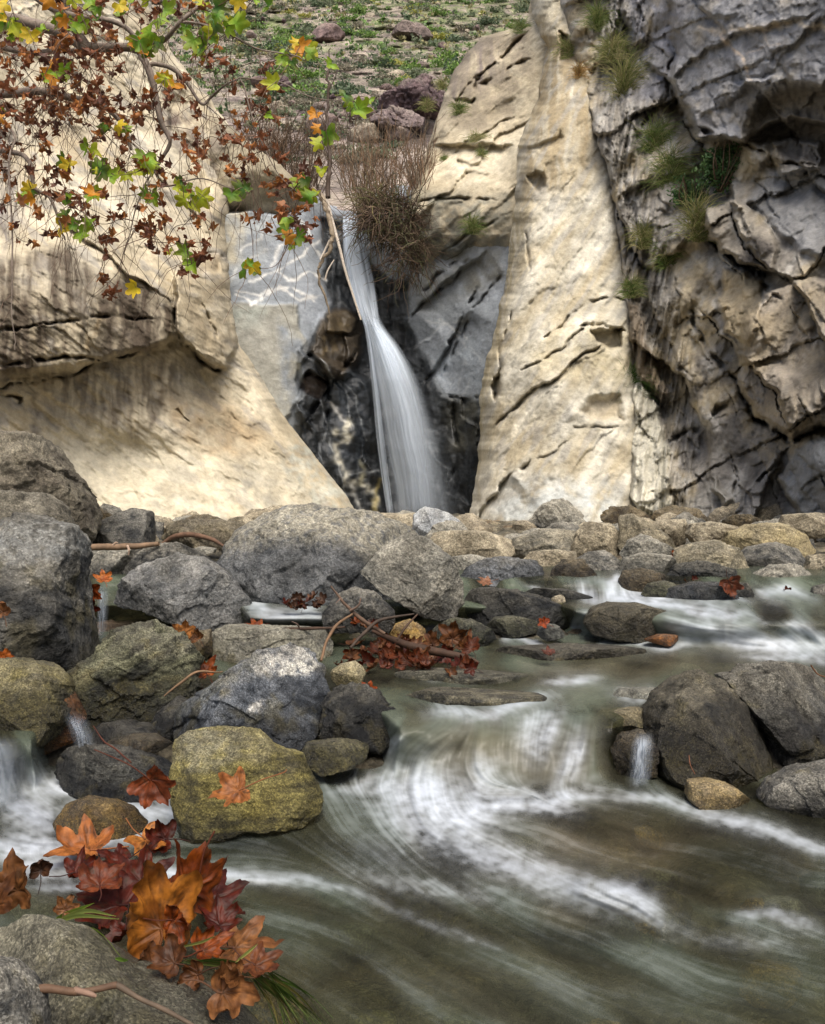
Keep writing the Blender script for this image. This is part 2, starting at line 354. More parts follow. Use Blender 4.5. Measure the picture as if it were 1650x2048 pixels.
# knob of rock between the cliff and the slab
f = Face([(420, 250), (420, 440)], [(462, 250), (480, 268), (520, 300), (562, 330), (608, 378), (622, 402), (612, 424), (560, 440)], 250, 440, STEP,
         [(420, 250, 15.9), (480, 270, 16.2), (600, 380, 16.2), (450, 400, 15.6), (450, 440, 16.9), (600, 402, 16.0), (600, 440, 17.2), (500, 350, 15.8)], foldR=(30, .7), seed=3)
f.d += .14*fbm(f.W*1.5, 6)-.22*crag(f.W*1.1, .6, 1.); f.col[:] = [.33, .29, .21]; f.col = mixc(f.col, [.20, .17, .14], smooth(0, .5, fbm(f.W*1.3, 4))*.8)
f.build('rock_outcrop', M_CLIFF, 'brownish outcrop on top of the blue-grey wall under the dead branches', 'rock')
# ---------------------------------------------------------------- blue-grey wall behind the fall
f = Face([(425, 385), (425, 1100)], [(1050, 385), (1050, 1100)], 400, 1100, STEP,
         [(430, 400, 15.6), (430, 600, 15.4), (450, 900, 15.2), (560, 400, 16.0), (560, 600, 15.7), (580, 900, 15.7), (640, 420, 16.5), (650, 600, 16.1), (690, 430, 17.2), (700, 600, 16.9), (720, 700, 16.5), (700, 900, 16.3), (700, 1050, 16.2), (800, 480, 17), (800, 700, 17.2), (800, 1000, 17.2), (870, 600, 16.6), (880, 850, 16.8), (900, 1050, 16.6), (1000, 560, 15.6), (960, 780, 15.9), (1040, 700, 15.0), (960, 1000, 15.8)], seed=4, warp=6, top=[(425, 432), (500, 424), (560, 433), (600, 420), (640, 404), (656, 424), (690, 432), (722, 430), (745, 405), (800, 392), (900, 388), (1050, 388)])
f.col[:] = BLUE
g = fbm(f.W*.9+2, 5); f.col = mixc(f.col, [.33, .36, .40], smooth(-.1, .6, g)*.6)
f.d += .04*g+.010*fbm(f.W*4, 4)
# buff strip low left
f.block([(440, 606), (592, 610), (600, 650), (622, 700), (590, 760), (600, 800), (560, 860), (430, 860)], -.14, 9, [.33, .315, .25], .7); f.paint([(455, 618), (530, 612), (520, 650), (470, 655)], [.42, .46, .42], .5, 16)
f.paint([(560, 640), (625, 700), (610, 800), (590, 860), (560, 800)], BLUE, .8, 14, 0, .5)
f.vein([(462, 607), (520, 612), (590, 616)], 2.5, [.1, .1, .09], .6)
dk = [(640, 430), (690, 440), (740, 520), (780, 560), (820, 560), (812, 640), (860, 740), (885, 790), (960, 800), (965, 1100), (620, 1100), (590, 850), (605, 780), (610, 740), (600, 700), (650, 640), (660, 600), (640, 560), (652, 500)]
f.paint(dk, DARK, .96, 9, 1, .25, 22); f.wetp(dk, .75, 12)
f.paint([(885, 790), (960, 780), (960, 900), (900, 900)], [.12, .12, .10], .7, 16, 0, .5)
m = inpoly(f.x, f.y, dk) > 0
f.d += .05*slabs(f.x, f.y, -50, 60, 14)*(f.px > 790)+np.where(m, .24*slabs(f.x, f.y, 66, 75, 15, .4), 0); f.d -= np.where(m, .22*crag(f.W*1.5+7, .6, 1.1)+.06*fbm(f.W*3, 4), 0)
# knobbly brown rock beside the fall and the dark leaning slab below it
f.block([(640, 640), (672, 612), (712, 622), (728, 660), (722, 720), (690, 760), (650, 745), (620, 700)], -.3, 12, [.075, .056, .034], .85, dome=.04, tilt=(.3, -.2)); f.block([(650, 628), (690, 618), (716, 640), (700, 668), (655, 660)], -.3, 6, [.12, .09, .05], .7); f.block([(690, 672), (722, 668), (716, 720), (692, 730)], -.2, 6)
f.paint([(650, 650), (700, 640), (690, 700), (640, 710)], [.20, .15, .08], .45, 8, 0, 1.2, 12)
f.block([(600, 700), (650, 720), (740, 760), (760, 900), (770, 1080), (720, 1080), (640, 960), (590, 850), (605, 780)], -.35, 16, tilt=(-.15, .1))
f.paint([(660, 780), (700, 740), (735, 770), (742, 900), (690, 960), (650, 900)], [.075, .09, .11], .8, 14, 1, .5)
f.crack([(605, 850), (640, 800), (700, 720), (725, 690)], 5, .35); f.crack([(610, 700), (650, 740), (660, 800), (650, 870)], 5, .3); f.crack([(600, 770), (625, 745), (660, 770)], 4, .3)
f.block([(598, 775), (625, 745), (655, 760), (640, 800)], .2, 8, [.07, .045, .03], .7)
for q in ([(640, 720), (690, 780), (706, 860)], [(690, 770), (712, 790), (722, 850), (735, 880)], [(655, 870), (680, 940), (700, 1000)], [(700, 950), (760, 940)], [(640, 800), (655, 850), (640, 900)]):
    f.vein(q, 1.6, [.35, .37, .38], .75)
f.vein([(660, 805), (680, 832), (703, 862)], 4, [.6, .6, .58], .95); f.vein([(700, 845), (690, 858), (668, 868), (688, 868), (700, 872), (675, 890), (670, 920), (688, 930), (695, 960), (722, 966), (755, 988), (745, 1025)], 5.5, [.62, .60, .5], .95); f.vein([(745, 1025), (755, 990), (762, 960)], 5, [.45, .36, .12], .8); f.vein([(705, 970), (712, 1000), (722, 1020)], 4, WHITE, .8)
f.vein([(722, 966), (728, 940), (720, 925)], 4, [.4, .38, .25], .8)
# white veins on the smooth slab
for q in ([(500, 560), (555, 540), (600, 510), (645, 475)], [(470, 580), (520, 590), (580, 570), (630, 600)], [(500, 610), (560, 575), (600, 600), (640, 590)], [(540, 530), (560, 490), (600, 480)], [(480, 500), (520, 480), (530, 450)], [(560, 545), (575, 560), (620, 545), (650, 560)], [(460, 560), (490, 520), (540, 500)], [(600, 440), (620, 470), (640, 520)], [(470, 590), (510, 608)]):
    f.vein(q, 2.4, [.66, .66, .64], 1)
f.paint([(450, 430), (560, 430), (540, 520), (460, 560)], [.35, .375, .38], .6, 26, 0, .5)
f.paint([(442, 410), (500, 420), (480, 520), (446, 540)], [.40, .37, .29], .7, 16)
# right slab with slanting cracks
for q, dp in (([(830, 600), (880, 545), (915, 520)], .25), ([(850, 770), (900, 690), (960, 560)], .3), ([(815, 640), (850, 600), (905, 560), (950, 500)], .25), ([(880, 760), (920, 680), (950, 620)], .22), ([(940, 620), (975, 590), (1010, 540)], .15)):
    f.crack(q, 5, dp, [.05, .05, .05], .7)
f.ledge([(830, 620), (890, 560), (980, 500)], .35, 60); f.ledge([(850, 770), (900, 690), (940, 620)], .25, 40)
f.paint([(820, 500), (1000, 500), (1010, 560), (930, 590), (840, 620)], [.2, .2, .18], .6, 20, 0, .6)
for q in ([(830, 700), (880, 650), (940, 640)], [(880, 640), (930, 670), (960, 720)], [(925, 640), (935, 700), (915, 780)], [(860, 720), (900, 760), (950, 740)], [(850, 640), (900, 650), (930, 690)], [(930, 720), (940, 760), (920, 800)]):
    f.vein(q, 1.8, [.45, .47, .48], .6)
f.paint([(860, 700), (960, 680), (960, 790), (880, 790)], [.30, .34, .38], .6, 20)
f.crack([(905, 800), (912, 880), (900, 960)], 5, .3); f.crack([(880, 790), (930, 800), (965, 790)], 5, .3)
FC['wall'] = f; f.build('rock_wall', M_CLIFF, 'blue-grey marble wall with white veins behind the waterfall, wet and black in the middle', 'rock wall')

# ---------------------------------------------------------------- buff shoulder right above the fall
f = Face([(1060, -60), (1062, 0), (1050, 50), (965, 74), (930, 108), (905, 150), (885, 200), (866, 260), (850, 310), (832, 360), (815, 400), (800, 450), (806, 500), (822, 540), (870, 575), (940, 602), (1000, 625), (1060, 640)],
         [(1150, -60), (1150, 640)], -60, 638, STEP,
         [(1060, 0, 18), (1150, 0, 17), (960, 80, 18.5), (900, 160, 18.3), (880, 240, 17.5), (850, 320, 17.2), (1000, 150, 17.3), (1000, 260, 16.8), (1060, 300, 16), (930, 300, 16.6), (1000, 330, 16.1), (820, 420, 16.4), (900, 400, 16.0), (1000, 420, 15.5), (820, 520, 16.9), (900, 560, 17.2), (1020, 560, 16.7), (900, 480, 16.3), (1020, 490, 15.6), (1040, 630, 17.6), (1140, 500, 15)],
         foldL=(30, .8), seed=6)
a, b = rot2(f.px, f.py, -40)
f.d += .05*fbm(np.stack([a/120, b/22, 0*a+2], -1), 5)+.10*fbm(f.W*1.2, 6)-.2*crag(f.W*.9+1, .4, 1.1)-.18*slabs(f.x, f.y, -42, 100, 12, .4, .05, 0, .4)-.06*slabs(f.x, f.y, -30, 40, 13, .4, .06, 0, .2)
g = fbm(f.W*.8+9, 4); f.col = mixc(mixc(f.col, PALE, smooth(-.1, .5, g)*.6), [.33, .28, .19], smooth(.1, .6, -g)*.6)
f.paint([(880, 80), (1060, 60), (1060, 180), (1000, 260), (880, 260)], [.29, .25, .185], .9, 24, 0, .5)
f.paint([(930, 80), (1050, 60), (1000, 160), (900, 200)], [.20, .17, .15], .5, 24, 1, .9)
f.crack([(910, 200), (960, 150), (1010, 110), (1060, 60)], 5, .3, STAIN_SHADE, .5); f.crack([(870, 330), (930, 290), (1030, 230)], 4, .2); f.crack([(905, 195), (945, 205), (960, 150)], 5, .35, STAIN_SHADE, .6)
f.crack([(960, 170), (1010, 140), (1060, 120)], 6, .3, STAIN_SHADE, .5)
f.ledge([(860, 290), (940, 290), (1035, 292)], .3, 60); f.crack([(925, 285), (1030, 292)], 4, .2, STAIN_SHADE, .4)
f.block([(915, 320), (950, 330), (965, 332), (940, 336), (912, 330)], .1, 8, STAIN_SHADE, .5); f.block([(930, 345), (975, 345), (975, 352), (940, 352)], .1, 8, STAIN_SHADE, .5)
f.paint([(940, 270), (1030, 300), (1030, 360), (900, 380), (880, 330)], PALE, .6, 24)
f.paint([(800, 390), (1020, 390), (1020, 560), (810, 560)], [.21, .20, .16], .85, 26, 0, .7)
f.paint([(830, 480), (1010, 470), (1010, 600), (830, 600)], [.17, .18, .17], .7, 22, 0, .5)
f.crack([(830, 400), (920, 395), (1010, 400)], 4, .2, STAIN_SHADE, .4); f.crack([(870, 520), (930, 470), (1000, 440)], 5, .2, DARK, .4)
f.crack([(880, 560), (905, 520), (960, 480)], 6, .25, DARK, .4); f.crack([(960, 580), (990, 530), (1015, 500)], 5, .2, DARK, .3)
f.paint([(806, 500), (880, 560), (900, 600), (830, 590)], [.06, .06, .06], .8, 16)
FC['shoulder'] = f; f.build('rock_shoulder', M_CLIFF, 'buff rock shoulder with small ledges between the dead brush and the tall pale buttress', 'rock shoulder')

# ---------------------------------------------------------------- tall pale buttress
UB = [(1130, -60), (1130, 0), (1150, 100), (1165, 150), (1180, 250), (1212, 340), (1222, 450), (1250, 600), (1256, 700), (1262, 850), (1262, 1100)]
f = Face([(1075, -60), (1060, 0), (1066, 30), (1092, 100), (1072, 200), (1036, 290), (1027, 400), (1012, 560), (992, 650), (968, 740), (958, 800), (960, 860), (956, 920), (945, 1000), (930, 1065), (925, 1110)],
         [(x+26, y) for x, y in UB], -60, 1110, STEP,
         [(1070, -60, 17), (1070, 100, 16), (1140, 100, 15.6), (1040, 300, 14.8), (1120, 300, 14.2), (1200, 350, 13.9), (1020, 500, 14.2), (1120, 500, 13.4), (1230, 550, 13.2), (970, 800, 13.6), (1050, 750, 12.7), (1150, 750, 12.2), (1250, 800, 12.4), (940, 1050, 12.8), (1050, 1050, 11.6), (1150, 1050, 11.2), (1260, 1050, 11.6), (1100, 900, 12)],
         foldL=(46, 1.5), foldR=(34, .9), seed=9)
a, b = rot2(f.px, f.py, -58)
f.d += .035*fbm(np.stack([a/150, b/24, 0*a+2], -1), 5)+.07*fbm(f.W*1.3, 6)+.018*ridged(f.W*3, 3)-.16*crag(f.W*.7+1, .35, 1.)-.04*crag(f.W*np.array([1.6, 1.6, 2.4])+1, .5, 1.)+.014*fbm(f.W*5, 4)-.06*slabs(f.x, f.y, -44, 150, 6, .4, .04, 0, .3)-.025*slabs(f.x, f.y, -56, 50, 7, .5, .06, 0, .25)-.012*slabs(f.x, f.y, -30, 18, 8, .5, .1, 0, .3)
g = fbm(np.stack([a/140, b/40, 0*a+4], -1), 5); f.col[:] = [.49, .45, .35]
f.col = mixc(mixc(f.col, [.60, .575, .49], smooth(-.15, .5, g)*.8), [.36, .30, .19], smooth(.0, .6, -g)*.6)
f.paint([(1060, 60), (1170, 60), (1200, 330), (1130, 380), (1040, 400), (1040, 300)], [.34, .28, .18], .75, 40, 1, .5)
f.col = mixc(f.col, [.34, .33, .30], smooth(.05, .5, fbm(np.stack([a/70, b/16, 0*a+14], -1), 5))*.6)
f.paint([(1030, 700), (1250, 640), (1260, 760), (1100, 760)], [.52, .46, .31], .5, 30)
f.paint([(1020, 960), (1250, 960), (1250, 1080), (960, 1080)], [.50, .52, .50], .65, 30, 0, .6)
f.paint([(1010, 420), (1050, 420), (1010, 640), (970, 800), (955, 1000), (945, 900), (985, 640)], [.38, .33, .22], .55, 12, 1, 1., 12)
for q, w_, dp in (([(940, 1060), (975, 1000), (1020, 950), (1065, 920)], 5, .35), ([(985, 860), (1020, 820), (1070, 775), (1120, 750), (1170, 705), (1200, 690)], 5, .35), ([(1040, 745), (1090, 720), (1150, 670), (1172, 660)], 4.5, .28), ([(1060, 690), (1110, 660), (1170, 605), (1250, 598)], 4.5, .25), ([(1170, 605), (1200, 596), (1250, 600)], 6, .3), ([(1165, 655), (1210, 650), (1250, 665)], 7, .45), ([(1140, 850), (1180, 860), (1235, 858)], 4, .15), ([(1060, 550), (1045, 440)], 5, .2), ([(1000, 940), (1060, 930), (1150, 870)], 3, .14)):
    f.crack(q, w_*.85, dp*.75, STAIN_SHADE, .3)
f.ledge([(1020, 820), (1070, 775), (1120, 750), (1170, 705)], .16, 50); f.ledge([(940, 1060), (975, 1000), (1020, 950)], .25, 50)
f.block([(1185, 662), (1240, 658), (1240, 690), (1225, 696), (1190, 680)], .35, 8, [.2, .17, .12], .5)
f.block([(1180, 800), (1235, 795), (1248, 840), (1180, 838), (1165, 820)], .22, 18, [.40, .33, .22], .5)
f.block([(1058, 350), (1070, 341), (1084, 346), (1090, 372), (1078, 384), (1064, 366)], .22, 9, STAIN_SHADE, .4)
f.block([(1050, 160), (1075, 140), (1078, 190), (1060, 222), (1046, 210)], .5, 8, STAIN_SHADE, .8); f.block([(1060, 300), (1120, 262), (1124, 276), (1085, 305)], .10, 10, STAIN_SHADE, .2)
f.block([(1120, 60), (1150, 90), (1160, 130), (1120, 120)], .3, 8, STAIN_SHADE, .5); f.crack([(1030, 620), (1000, 700), (992, 800)], 5, .3, STAIN_SHADE, .4)
f.block([(985, 755), (1000, 748), (1002, 790), (990, 800)], .4, 7, STAIN_SHADE, .6)
FC['buttress'] = f; f.build('rock_buttress', M_CLIFF, 'tall pale buff rock buttress with slanting cracks, right of the waterfall', 'rock buttress')

# ---------------------------------------------------------------- grey craggy cliff at the right
f = Face([(x-14, y) for x, y in UB], [(2050, -60), (2050, 1110)], -60, 1110, STEP,
         [(1130, -60, 16), (1150, 100, 15.2), (1250, 100, 14.6), (1200, 350, 13.7), (1300, 300, 13.2), (1260, 600, 12.9), (1300, 850, 12.2), (1270, 1050, 11.5), (1350, 1050, 10.8), (1400, 50, 12.6), (1500, 150, 11.6), (1650, 100, 10.6), (1500, 350, 11.8), (1400, 400, 12.3), (1650, 400, 10.4), (1400, 600, 11.7), (1550, 600, 10.4), (1650, 700, 9.4), (1400, 800, 11.2), (1550, 820, 10.0), (1500, 950, 10.4), (1650, 950, 9.0), (1500, 1060, 9.9), (2050, 0, 8), (2050, 500, 7.4), (2050, 1050, 6.8)],
         foldL=(40, 1.0), seed=12, warp=9)
q = inpoly(f.x, f.y, [(1330, -100), (1345, 60), (1350, 180), (1400, 270), (1480, 280), (1560, 240), (1700, 250), (2100, 260), (2100, -100)]); topb = smooth(-10, 25, q)
band = np.clip(1-np.abs(f.px-np.interp(f.py, [0, 200, 400, 600, 800, 1100], [1240, 1240, 1250, 1290, 1330, 1330]))/95, 0, 1)*(1-topb)
a, b = rot2(f.px, f.py, -80)
f.d -= (1-topb)*(.55*crag(f.W*np.array([1.1, .8, .9])+5, .5, 1.2)+.16*crag(f.W*np.array([2.4, 2., 2.])+1, .55, 1.2)+.05*crag(f.W*5+1, .6, 1.1))+topb*(.20*crag(f.W*.6+5, .3, 1.)+.06*crag(f.W*1.7+5, .4, 1.))
f.d += (1-topb*.7)*.10*fbm(f.W*2.2, 6)+.03*fbm(f.W*7, 3)+.02*topb*fbm(np.stack([a/60, b/10, 0*a], -1), 4)
f.d += (1-topb*.55)*(-.75*slabs(f.x, f.y, 56, 165, 1, .4, .05, 0, .55)-.45*slabs(f.x, f.y, -28, 135, 2, .4, .05, 0, .35)-.22*slabs(f.x, f.y, 64, 60, 3, .4, .06, 0, .3)-.07*slabs(f.x, f.y, -15, 30, 4, .5, .08, 0, .2))-topb*(.17*slabs(f.x, f.y, -38, 260, 5, .8, .05, 0, .35)+.05*slabs(f.x, f.y, 40, 60, 8, .4, .06, 0, .2))
f.d += band*.26*ridged(np.stack([a/130, b/17, 0*a+5], -1), 4)
g = fbm(f.W*.9+2, 5); g2 = fbm(f.W*2.3+20, 4)
f.col[:] = [.25, .235, .21]; f.col = mixc(f.col, [.39, .33, .22], smooth(-.05, .4, g)*.85); f.col = mixc(f.col, [.085, .08, .075], smooth(.0, .55, g2)*.65); f.col = mixc(f.col, [.42, .41, .38], smooth(.15, .6, fbm(f.W*3+40, 4))*.6)
f.col = mixc(f.col, [.46, .44, .40], band*smooth(-.1, .5, fbm(np.stack([a/60, b/12, 0*a+5], -1), 4))*.75)
f.block([(1330, -100), (1345, 60), (1350, 180), (1400, 270), (1480, 280), (1560, 240), (1700, 250), (2100, 260), (2100, -100)], -.55, 16)
f.paint([(1360, -40), (1350, 60), (1350, 180), (1400, 270), (1480, 280), (1530, 200), (1650, 160), (2100, 160), (2100, -100)], [.245, .25, .265], .85, 20, 0, .3)
f.paint([(1230, -60), (1380, -60), (1340, 200), (1240, 200)], [.25, .25, .27], .7, 20)
f.vein([(1400, 60), (1450, 66), (1520, 52), (1590, 45), (1660, 60)], 5, [.62, .54, .43], 1); f.vein([(1440, 70), (1480, 110), (1505, 160)], 3.2, [.60, .50, .40], 1); f.vein([(1490, 105), (1530, 95), (1560, 90)], 2, [.5, .42, .33], .6); f.vein([(1520, 52), (1540, 95)], 2, [.5, .42, .33], .5)
# the shallow hollow under the big block, its overhang shadow partly painted in
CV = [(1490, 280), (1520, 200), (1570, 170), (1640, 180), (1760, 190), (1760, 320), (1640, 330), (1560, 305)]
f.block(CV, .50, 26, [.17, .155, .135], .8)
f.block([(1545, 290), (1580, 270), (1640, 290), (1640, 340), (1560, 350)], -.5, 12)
f.crack([(1345, 180), (1370, 240), (1410, 262), (1480, 285), (1550, 320), (1640, 335), (1760, 330)], 7, .35)
f.crack([(1250, 300), (1330, 190), (1350, 60)], 6, .3)
f.ledge([(1340, 180), (1380, 120), (1500, 60), (1650, 20)], .18, 50); f.ledge([(1390, 240), (1450, 170), (1560, 150)], -.16, 40)
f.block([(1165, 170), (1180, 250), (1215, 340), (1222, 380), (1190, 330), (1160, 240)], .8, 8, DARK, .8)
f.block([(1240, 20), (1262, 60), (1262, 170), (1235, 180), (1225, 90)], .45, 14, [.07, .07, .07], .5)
f.block([(1540, 340), (1660, 350), (1760, 400), (1760, 540), (1640, 520), (1560, 470), (1500, 400)], -.2, 20, [.235, .24, .245], .8)
f.block([(1410, 420), (1470, 400), (1530, 440), (1555, 500), (1550, 545), (1490, 530), (1420, 480)], -.65, 12, [.27, .24, .19], .6, dome=.1)
f.paint([(1480, 480), (1550, 480), (1550, 550), (1480, 540)], [.10, .09, .08], .7, 12)
f.crack([(1420, 485), (1490, 535), (1550, 555)], 9, .5, DARK, .4)
f.block([(1450, 540), (1530, 560), (1520, 640), (1500, 690), (1450, 660), (1440, 600)], -.2, 12, [.40, .32, .19], .7)
BG = [(1490, 650), (1540, 580), (1620, 560), (1800, 560), (1800, 880), (1700, 880), (1640, 850), (1580, 870), (1510, 830), (1480, 760)]
f.block(BG, -.75, 16, [.26, .22, .165], .55, dome=.16)
f.crack([(1480, 770), (1510, 840), (1580, 880), (1640, 860), (1760, 850)], 9, .6, DARK, .3)
f.block([(1560, 960), (1590, 900), (1650, 870), (1800, 860), (1800, 1120), (1640, 1120), (1600, 1030)], -.7, 14, [.225, .24, .255], .85, dome=.1)
f.crack([(1330, 1100), (1450, 1060), (1520, 960), (1580, 900)], 7, .3)
f.block([(1455, 1050), (1500, 970), (1550, 910), (1560, 920), (1530, 980), (1500, 1060), (1480, 1100)], -.35, 8, [.24, .24, .24], .6)
f.block([(1340, 1080), (1370, 1000), (1430, 960), (1460, 1000), (1450, 1080)], -.35, 16, [.33, .32, .29], .6)
f.block([(1262, 780), (1290, 760), (1320, 810), (1335, 900), (1345, 1000), (1350, 1100), (1262, 1100)], -.25, 14, [.56, .54, .45], .9)
f.block([(1255, 600), (1275, 610), (1300, 700), (1335, 780), (1320, 815), (1285, 760), (1260, 700)], -.3, 9, [.16, .125, .085], .8)
f.crack([(1290, 765), (1325, 820)], 10, .6, DARK, .5); f.crack([(1470, 930), (1478, 950), (1466, 990)], 5, .2)
f.crack([(1380, 600), (1400, 680), (1450, 740), (1490, 770)], 8, .35); f.crack([(1340, 880), (1400, 860), (1450, 800)], 8, .35); f.crack([(1500, 540), (1560, 600)], 6, .3)
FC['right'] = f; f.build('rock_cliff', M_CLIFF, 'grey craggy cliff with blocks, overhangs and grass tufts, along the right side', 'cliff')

# ---------------------------------------------------------------- hillside behind
f = Face([(-500, -320), (-500, 470)], [(1300, -320), (1300, 470)], -320, 432, 2.8,
         [(x, y, d) for x in (-500, 300, 750, 1300) for y, d in ((470, 16.8), (430, 18), (395, 20), (340, 23), (290, 25.5), (225, 30), (160, 41), (80, 58), (0, 78), (-150, 98), (-320, 115))], seed=15, warp=4)
# the spline is only a start: lay the slope itself by rows
f.d = np.interp(f.py, [-320, -150, 0, 80, 160, 225, 290, 340, 395, 430], [118, 98, 76, 58, 41, 31, 26.5, 24, 21, 19.2])+0*f.px
ww = P(f.px, f.py, f.d); k = f.d/50
f.d += k*(2.0*fbm(ww*.07, 4)-1.8*crag(ww*.3+3, .6, 1.)-.9*crag(ww*.85+1, .6, 1.)-.35*crag(ww*2.2+1, .6, 1.)); ww = P(f.px, f.py, f.d)
f.col[:] = [.34, .29, .24]; g = fbm(ww*.16, 4); g2 = fbm(ww*.5+8, 4); g3 = fbm(ww*np.array([.12, .12, .12])+30, 4)
f.col = mixc(f.col, [.20, .155, .155], smooth(0, .5, g2)*.65); f.col = mixc(f.col, [.42, .37, .28], smooth(.05, .5, -g2)*.6)
up = smooth(-.25, .3, g3+.15)*smooth(240, 150, f.py+40*g); f.col = mixc(f.col, [.15, .20, .07], up*.8*smooth(-.4, .3, fbm(ww*1.1, 3)))
f.paint([(600, 180), (700, 190), (860, 160), (900, 215), (850, 300), (640, 330), (560, 300)], [.20, .155, .15], .6, 30, 0, .6)
f.paint([(640, 270), (820, 260), (840, 400), (660, 420)], [.40, .34, .30], .6, 30, 0, .6)
FC['hill'] = f; h = f.build('hillside', M_HILL, None, None); tag(h, 'stony slope dotted with green shrubs behind the canyon', kind='structure')
# ================================================================ creek bed, water, falls
def lipB(d, z): return YH+(H-z)*F/d
XB = [-400, 60, 130, 620, 740, 800, 900, 1050, 1150, 1230, 1300, 2100]
B1 = [1590, 1590, 1482, 1482, 1500, 1560, 1590, 1610, 1600, 1570, 1482, 1482]; T1 = [1465, 1465, 1388, 1388, 1400, 1440, 1425, 1400, 1398, 1415, 1388, 1388]
X2 = [-400, 470, 500, 690, 720, 1120, 1150, 1200, 1300, 1450, 2100]
B2 = [1256, 1256, 1285, 1285, 1262, 1262, 1268, 1285, 1295, 1312, 1312]; T2 = [1198, 1198, 1226, 1226, 1200, 1200, 1212, 1205, 1215, 1225, 1225]
def zlev(px, py):
    i = np.interp
    z = .14*smooth(i(px, XB, B1), i(px, XB, T1), py)+.13*smooth(i(px, X2, B2), i(px, X2, T2), py)
    return z+.07*smooth(1192, 1148, py)
def stroke(x, y, pts, w, flat=False):
    q, _, run = seg_dist(x, y, pts); return np.exp(-(q/w)**2)*(1 if flat else smooth(-.18, .3, np.minimum(run, 1-run)))
WS = 2.6
gx = np.arange(-420, 2100, WS); gy = np.concatenate([np.arange(1118, 1500, 1.6), np.arange(1500, 2500, 2.8)])
px, py = np.meshgrid(gx, gy)
ks = smooth(1300, 1450, py); Z = zlev(px+14*ks*fbm(np.stack([px/120, py/120, 0*px], -1), 2), py+(1+4*ks)*fbm(np.stack([px/90, py/70, 0*px+4], -1), 2))
FL = np.array([(1120, 1460, -.35, 1), (1060, 1500, -.2, 1), (1130, 1550, -.3, 1), (850, 1480, -.8, .5), (780, 1540, -.4, 1), (900, 1600, .3, 1), (720, 1600, .5, 1), (1000, 1600, 1, -.15), (1200, 1590, 1, .05), (1400, 1615, 1, .25), (1560, 1670, 1, .45),
    (900, 1680, .9, .5), (1050, 1740, 1, .42), (1200, 1790, 1, .3), (1300, 1830, .9, .6), (1500, 1840, 1, .22), (1650, 1870, 1, .3), (1300, 1700, 1, .12), (1550, 1760, 1, .25), (700, 1700, .8, .7), (780, 1820, 1, .6), (600, 1780, 1, .25), (950, 1900, 1, .55), (1200, 1950, 1, .38), (1500, 1980, 1, .3), (700, 2000, .9, .6), (1000, 2100, 1, .45), (450, 1745, 1, -.02), (250, 1760, 1, 0), (100, 1700, 1, .05), (200, 1590, 1, .3), (10, 1550, .1, 1), (60, 1640, .8, .4), (300, 1640, 1, .15),
    (700, 1400, 1, .03), (1000, 1380, 1, .0), (1300, 1400, .6, -.4), (1200, 1340, 1, 0), (900, 1320, 1, 0), (1500, 1320, 1, 0), (1180, 1240, -.6, .9), (1300, 1215, 1, .25), (1450, 1240, 1, .25), (1420, 1275, 1, .18), (1600, 1280, .8, .6), (1640, 1240, 1, .5), (1240, 1165, .1, 1), (600, 1230, 1, .05), (100, 1400, .5, .8), (1285, 1520, -.1, 1)], float)
ctl = FL[:, 2:]/np.linalg.norm(FL[:, 2:], axis=1)[:, None]; vx = 0; vy = 0; sw = 0
for k in range(len(FL)):
    w = 1/(((px-FL[k, 0])**2+((py-FL[k, 1])*1.8)**2)+400)**1.5; vx = vx+w*ctl[k, 0]; vy = vy+w*ctl[k, 1]; sw = sw+w
vx /= sw; vy /= sw; nn = np.sqrt(vx**2+vy**2)+1e-6; wob = .22*fbm(np.stack([px/130, py/70, 0*px+3], -1), 3)
vx, vy = vx/nn-vy/nn*wob, vy/nn+vx/nn*wob
rs = np.random.RandomState(3)
def advect(src_fn, step, n):
    acc = src_fn(px, py)*1.0; tot = 1.0
    for sg in (1, -1):
        x, y = px.copy(), py.copy()
        for k in range(n):
            ix = np.clip((x-gx[0])/WS, 0, len(gx)-1).astype(int); iy = np.clip(np.searchsorted(gy, y), 0, len(gy)-1) if False else np.clip(np.where(y < 1500, (y-1118)/1.6, 239+(y-1500)/2.8), 0, len(gy)-1).astype(int)
            sc = np.clip((y-1080)/500, .25, 1.4)*step; x = x+sg*vx[iy, ix]*sc; y = y+sg*vy[iy, ix]*sc
            w = 1-k/(n+1); acc = acc+w*src_fn(x, y); tot += w
    return acc/tot
tab = rs.uniform(-1, 1, (512, 512))
def white(s):
    def f(x, y):
        u, v = x/s, y/s; i, j = np.floor(u).astype(int), np.floor(v).astype(int); a, b = u-i, v-j; i &= 511; j &= 511; i1, j1 = (i+1) & 511, (j+1) & 511
        return (tab[j, i]*(1-a)+tab[j, i1]*a)*(1-b)+(tab[j1, i]*(1-a)+tab[j1, i1]*a)*b
    return f
fine = advect(white(3.4), 4.0, 16); fine /= fine.std(); med = advect(white(11.), 6.0, 18); med /= med.std(); big = advect(white(34.), 7.0, 14); big /= big.std()
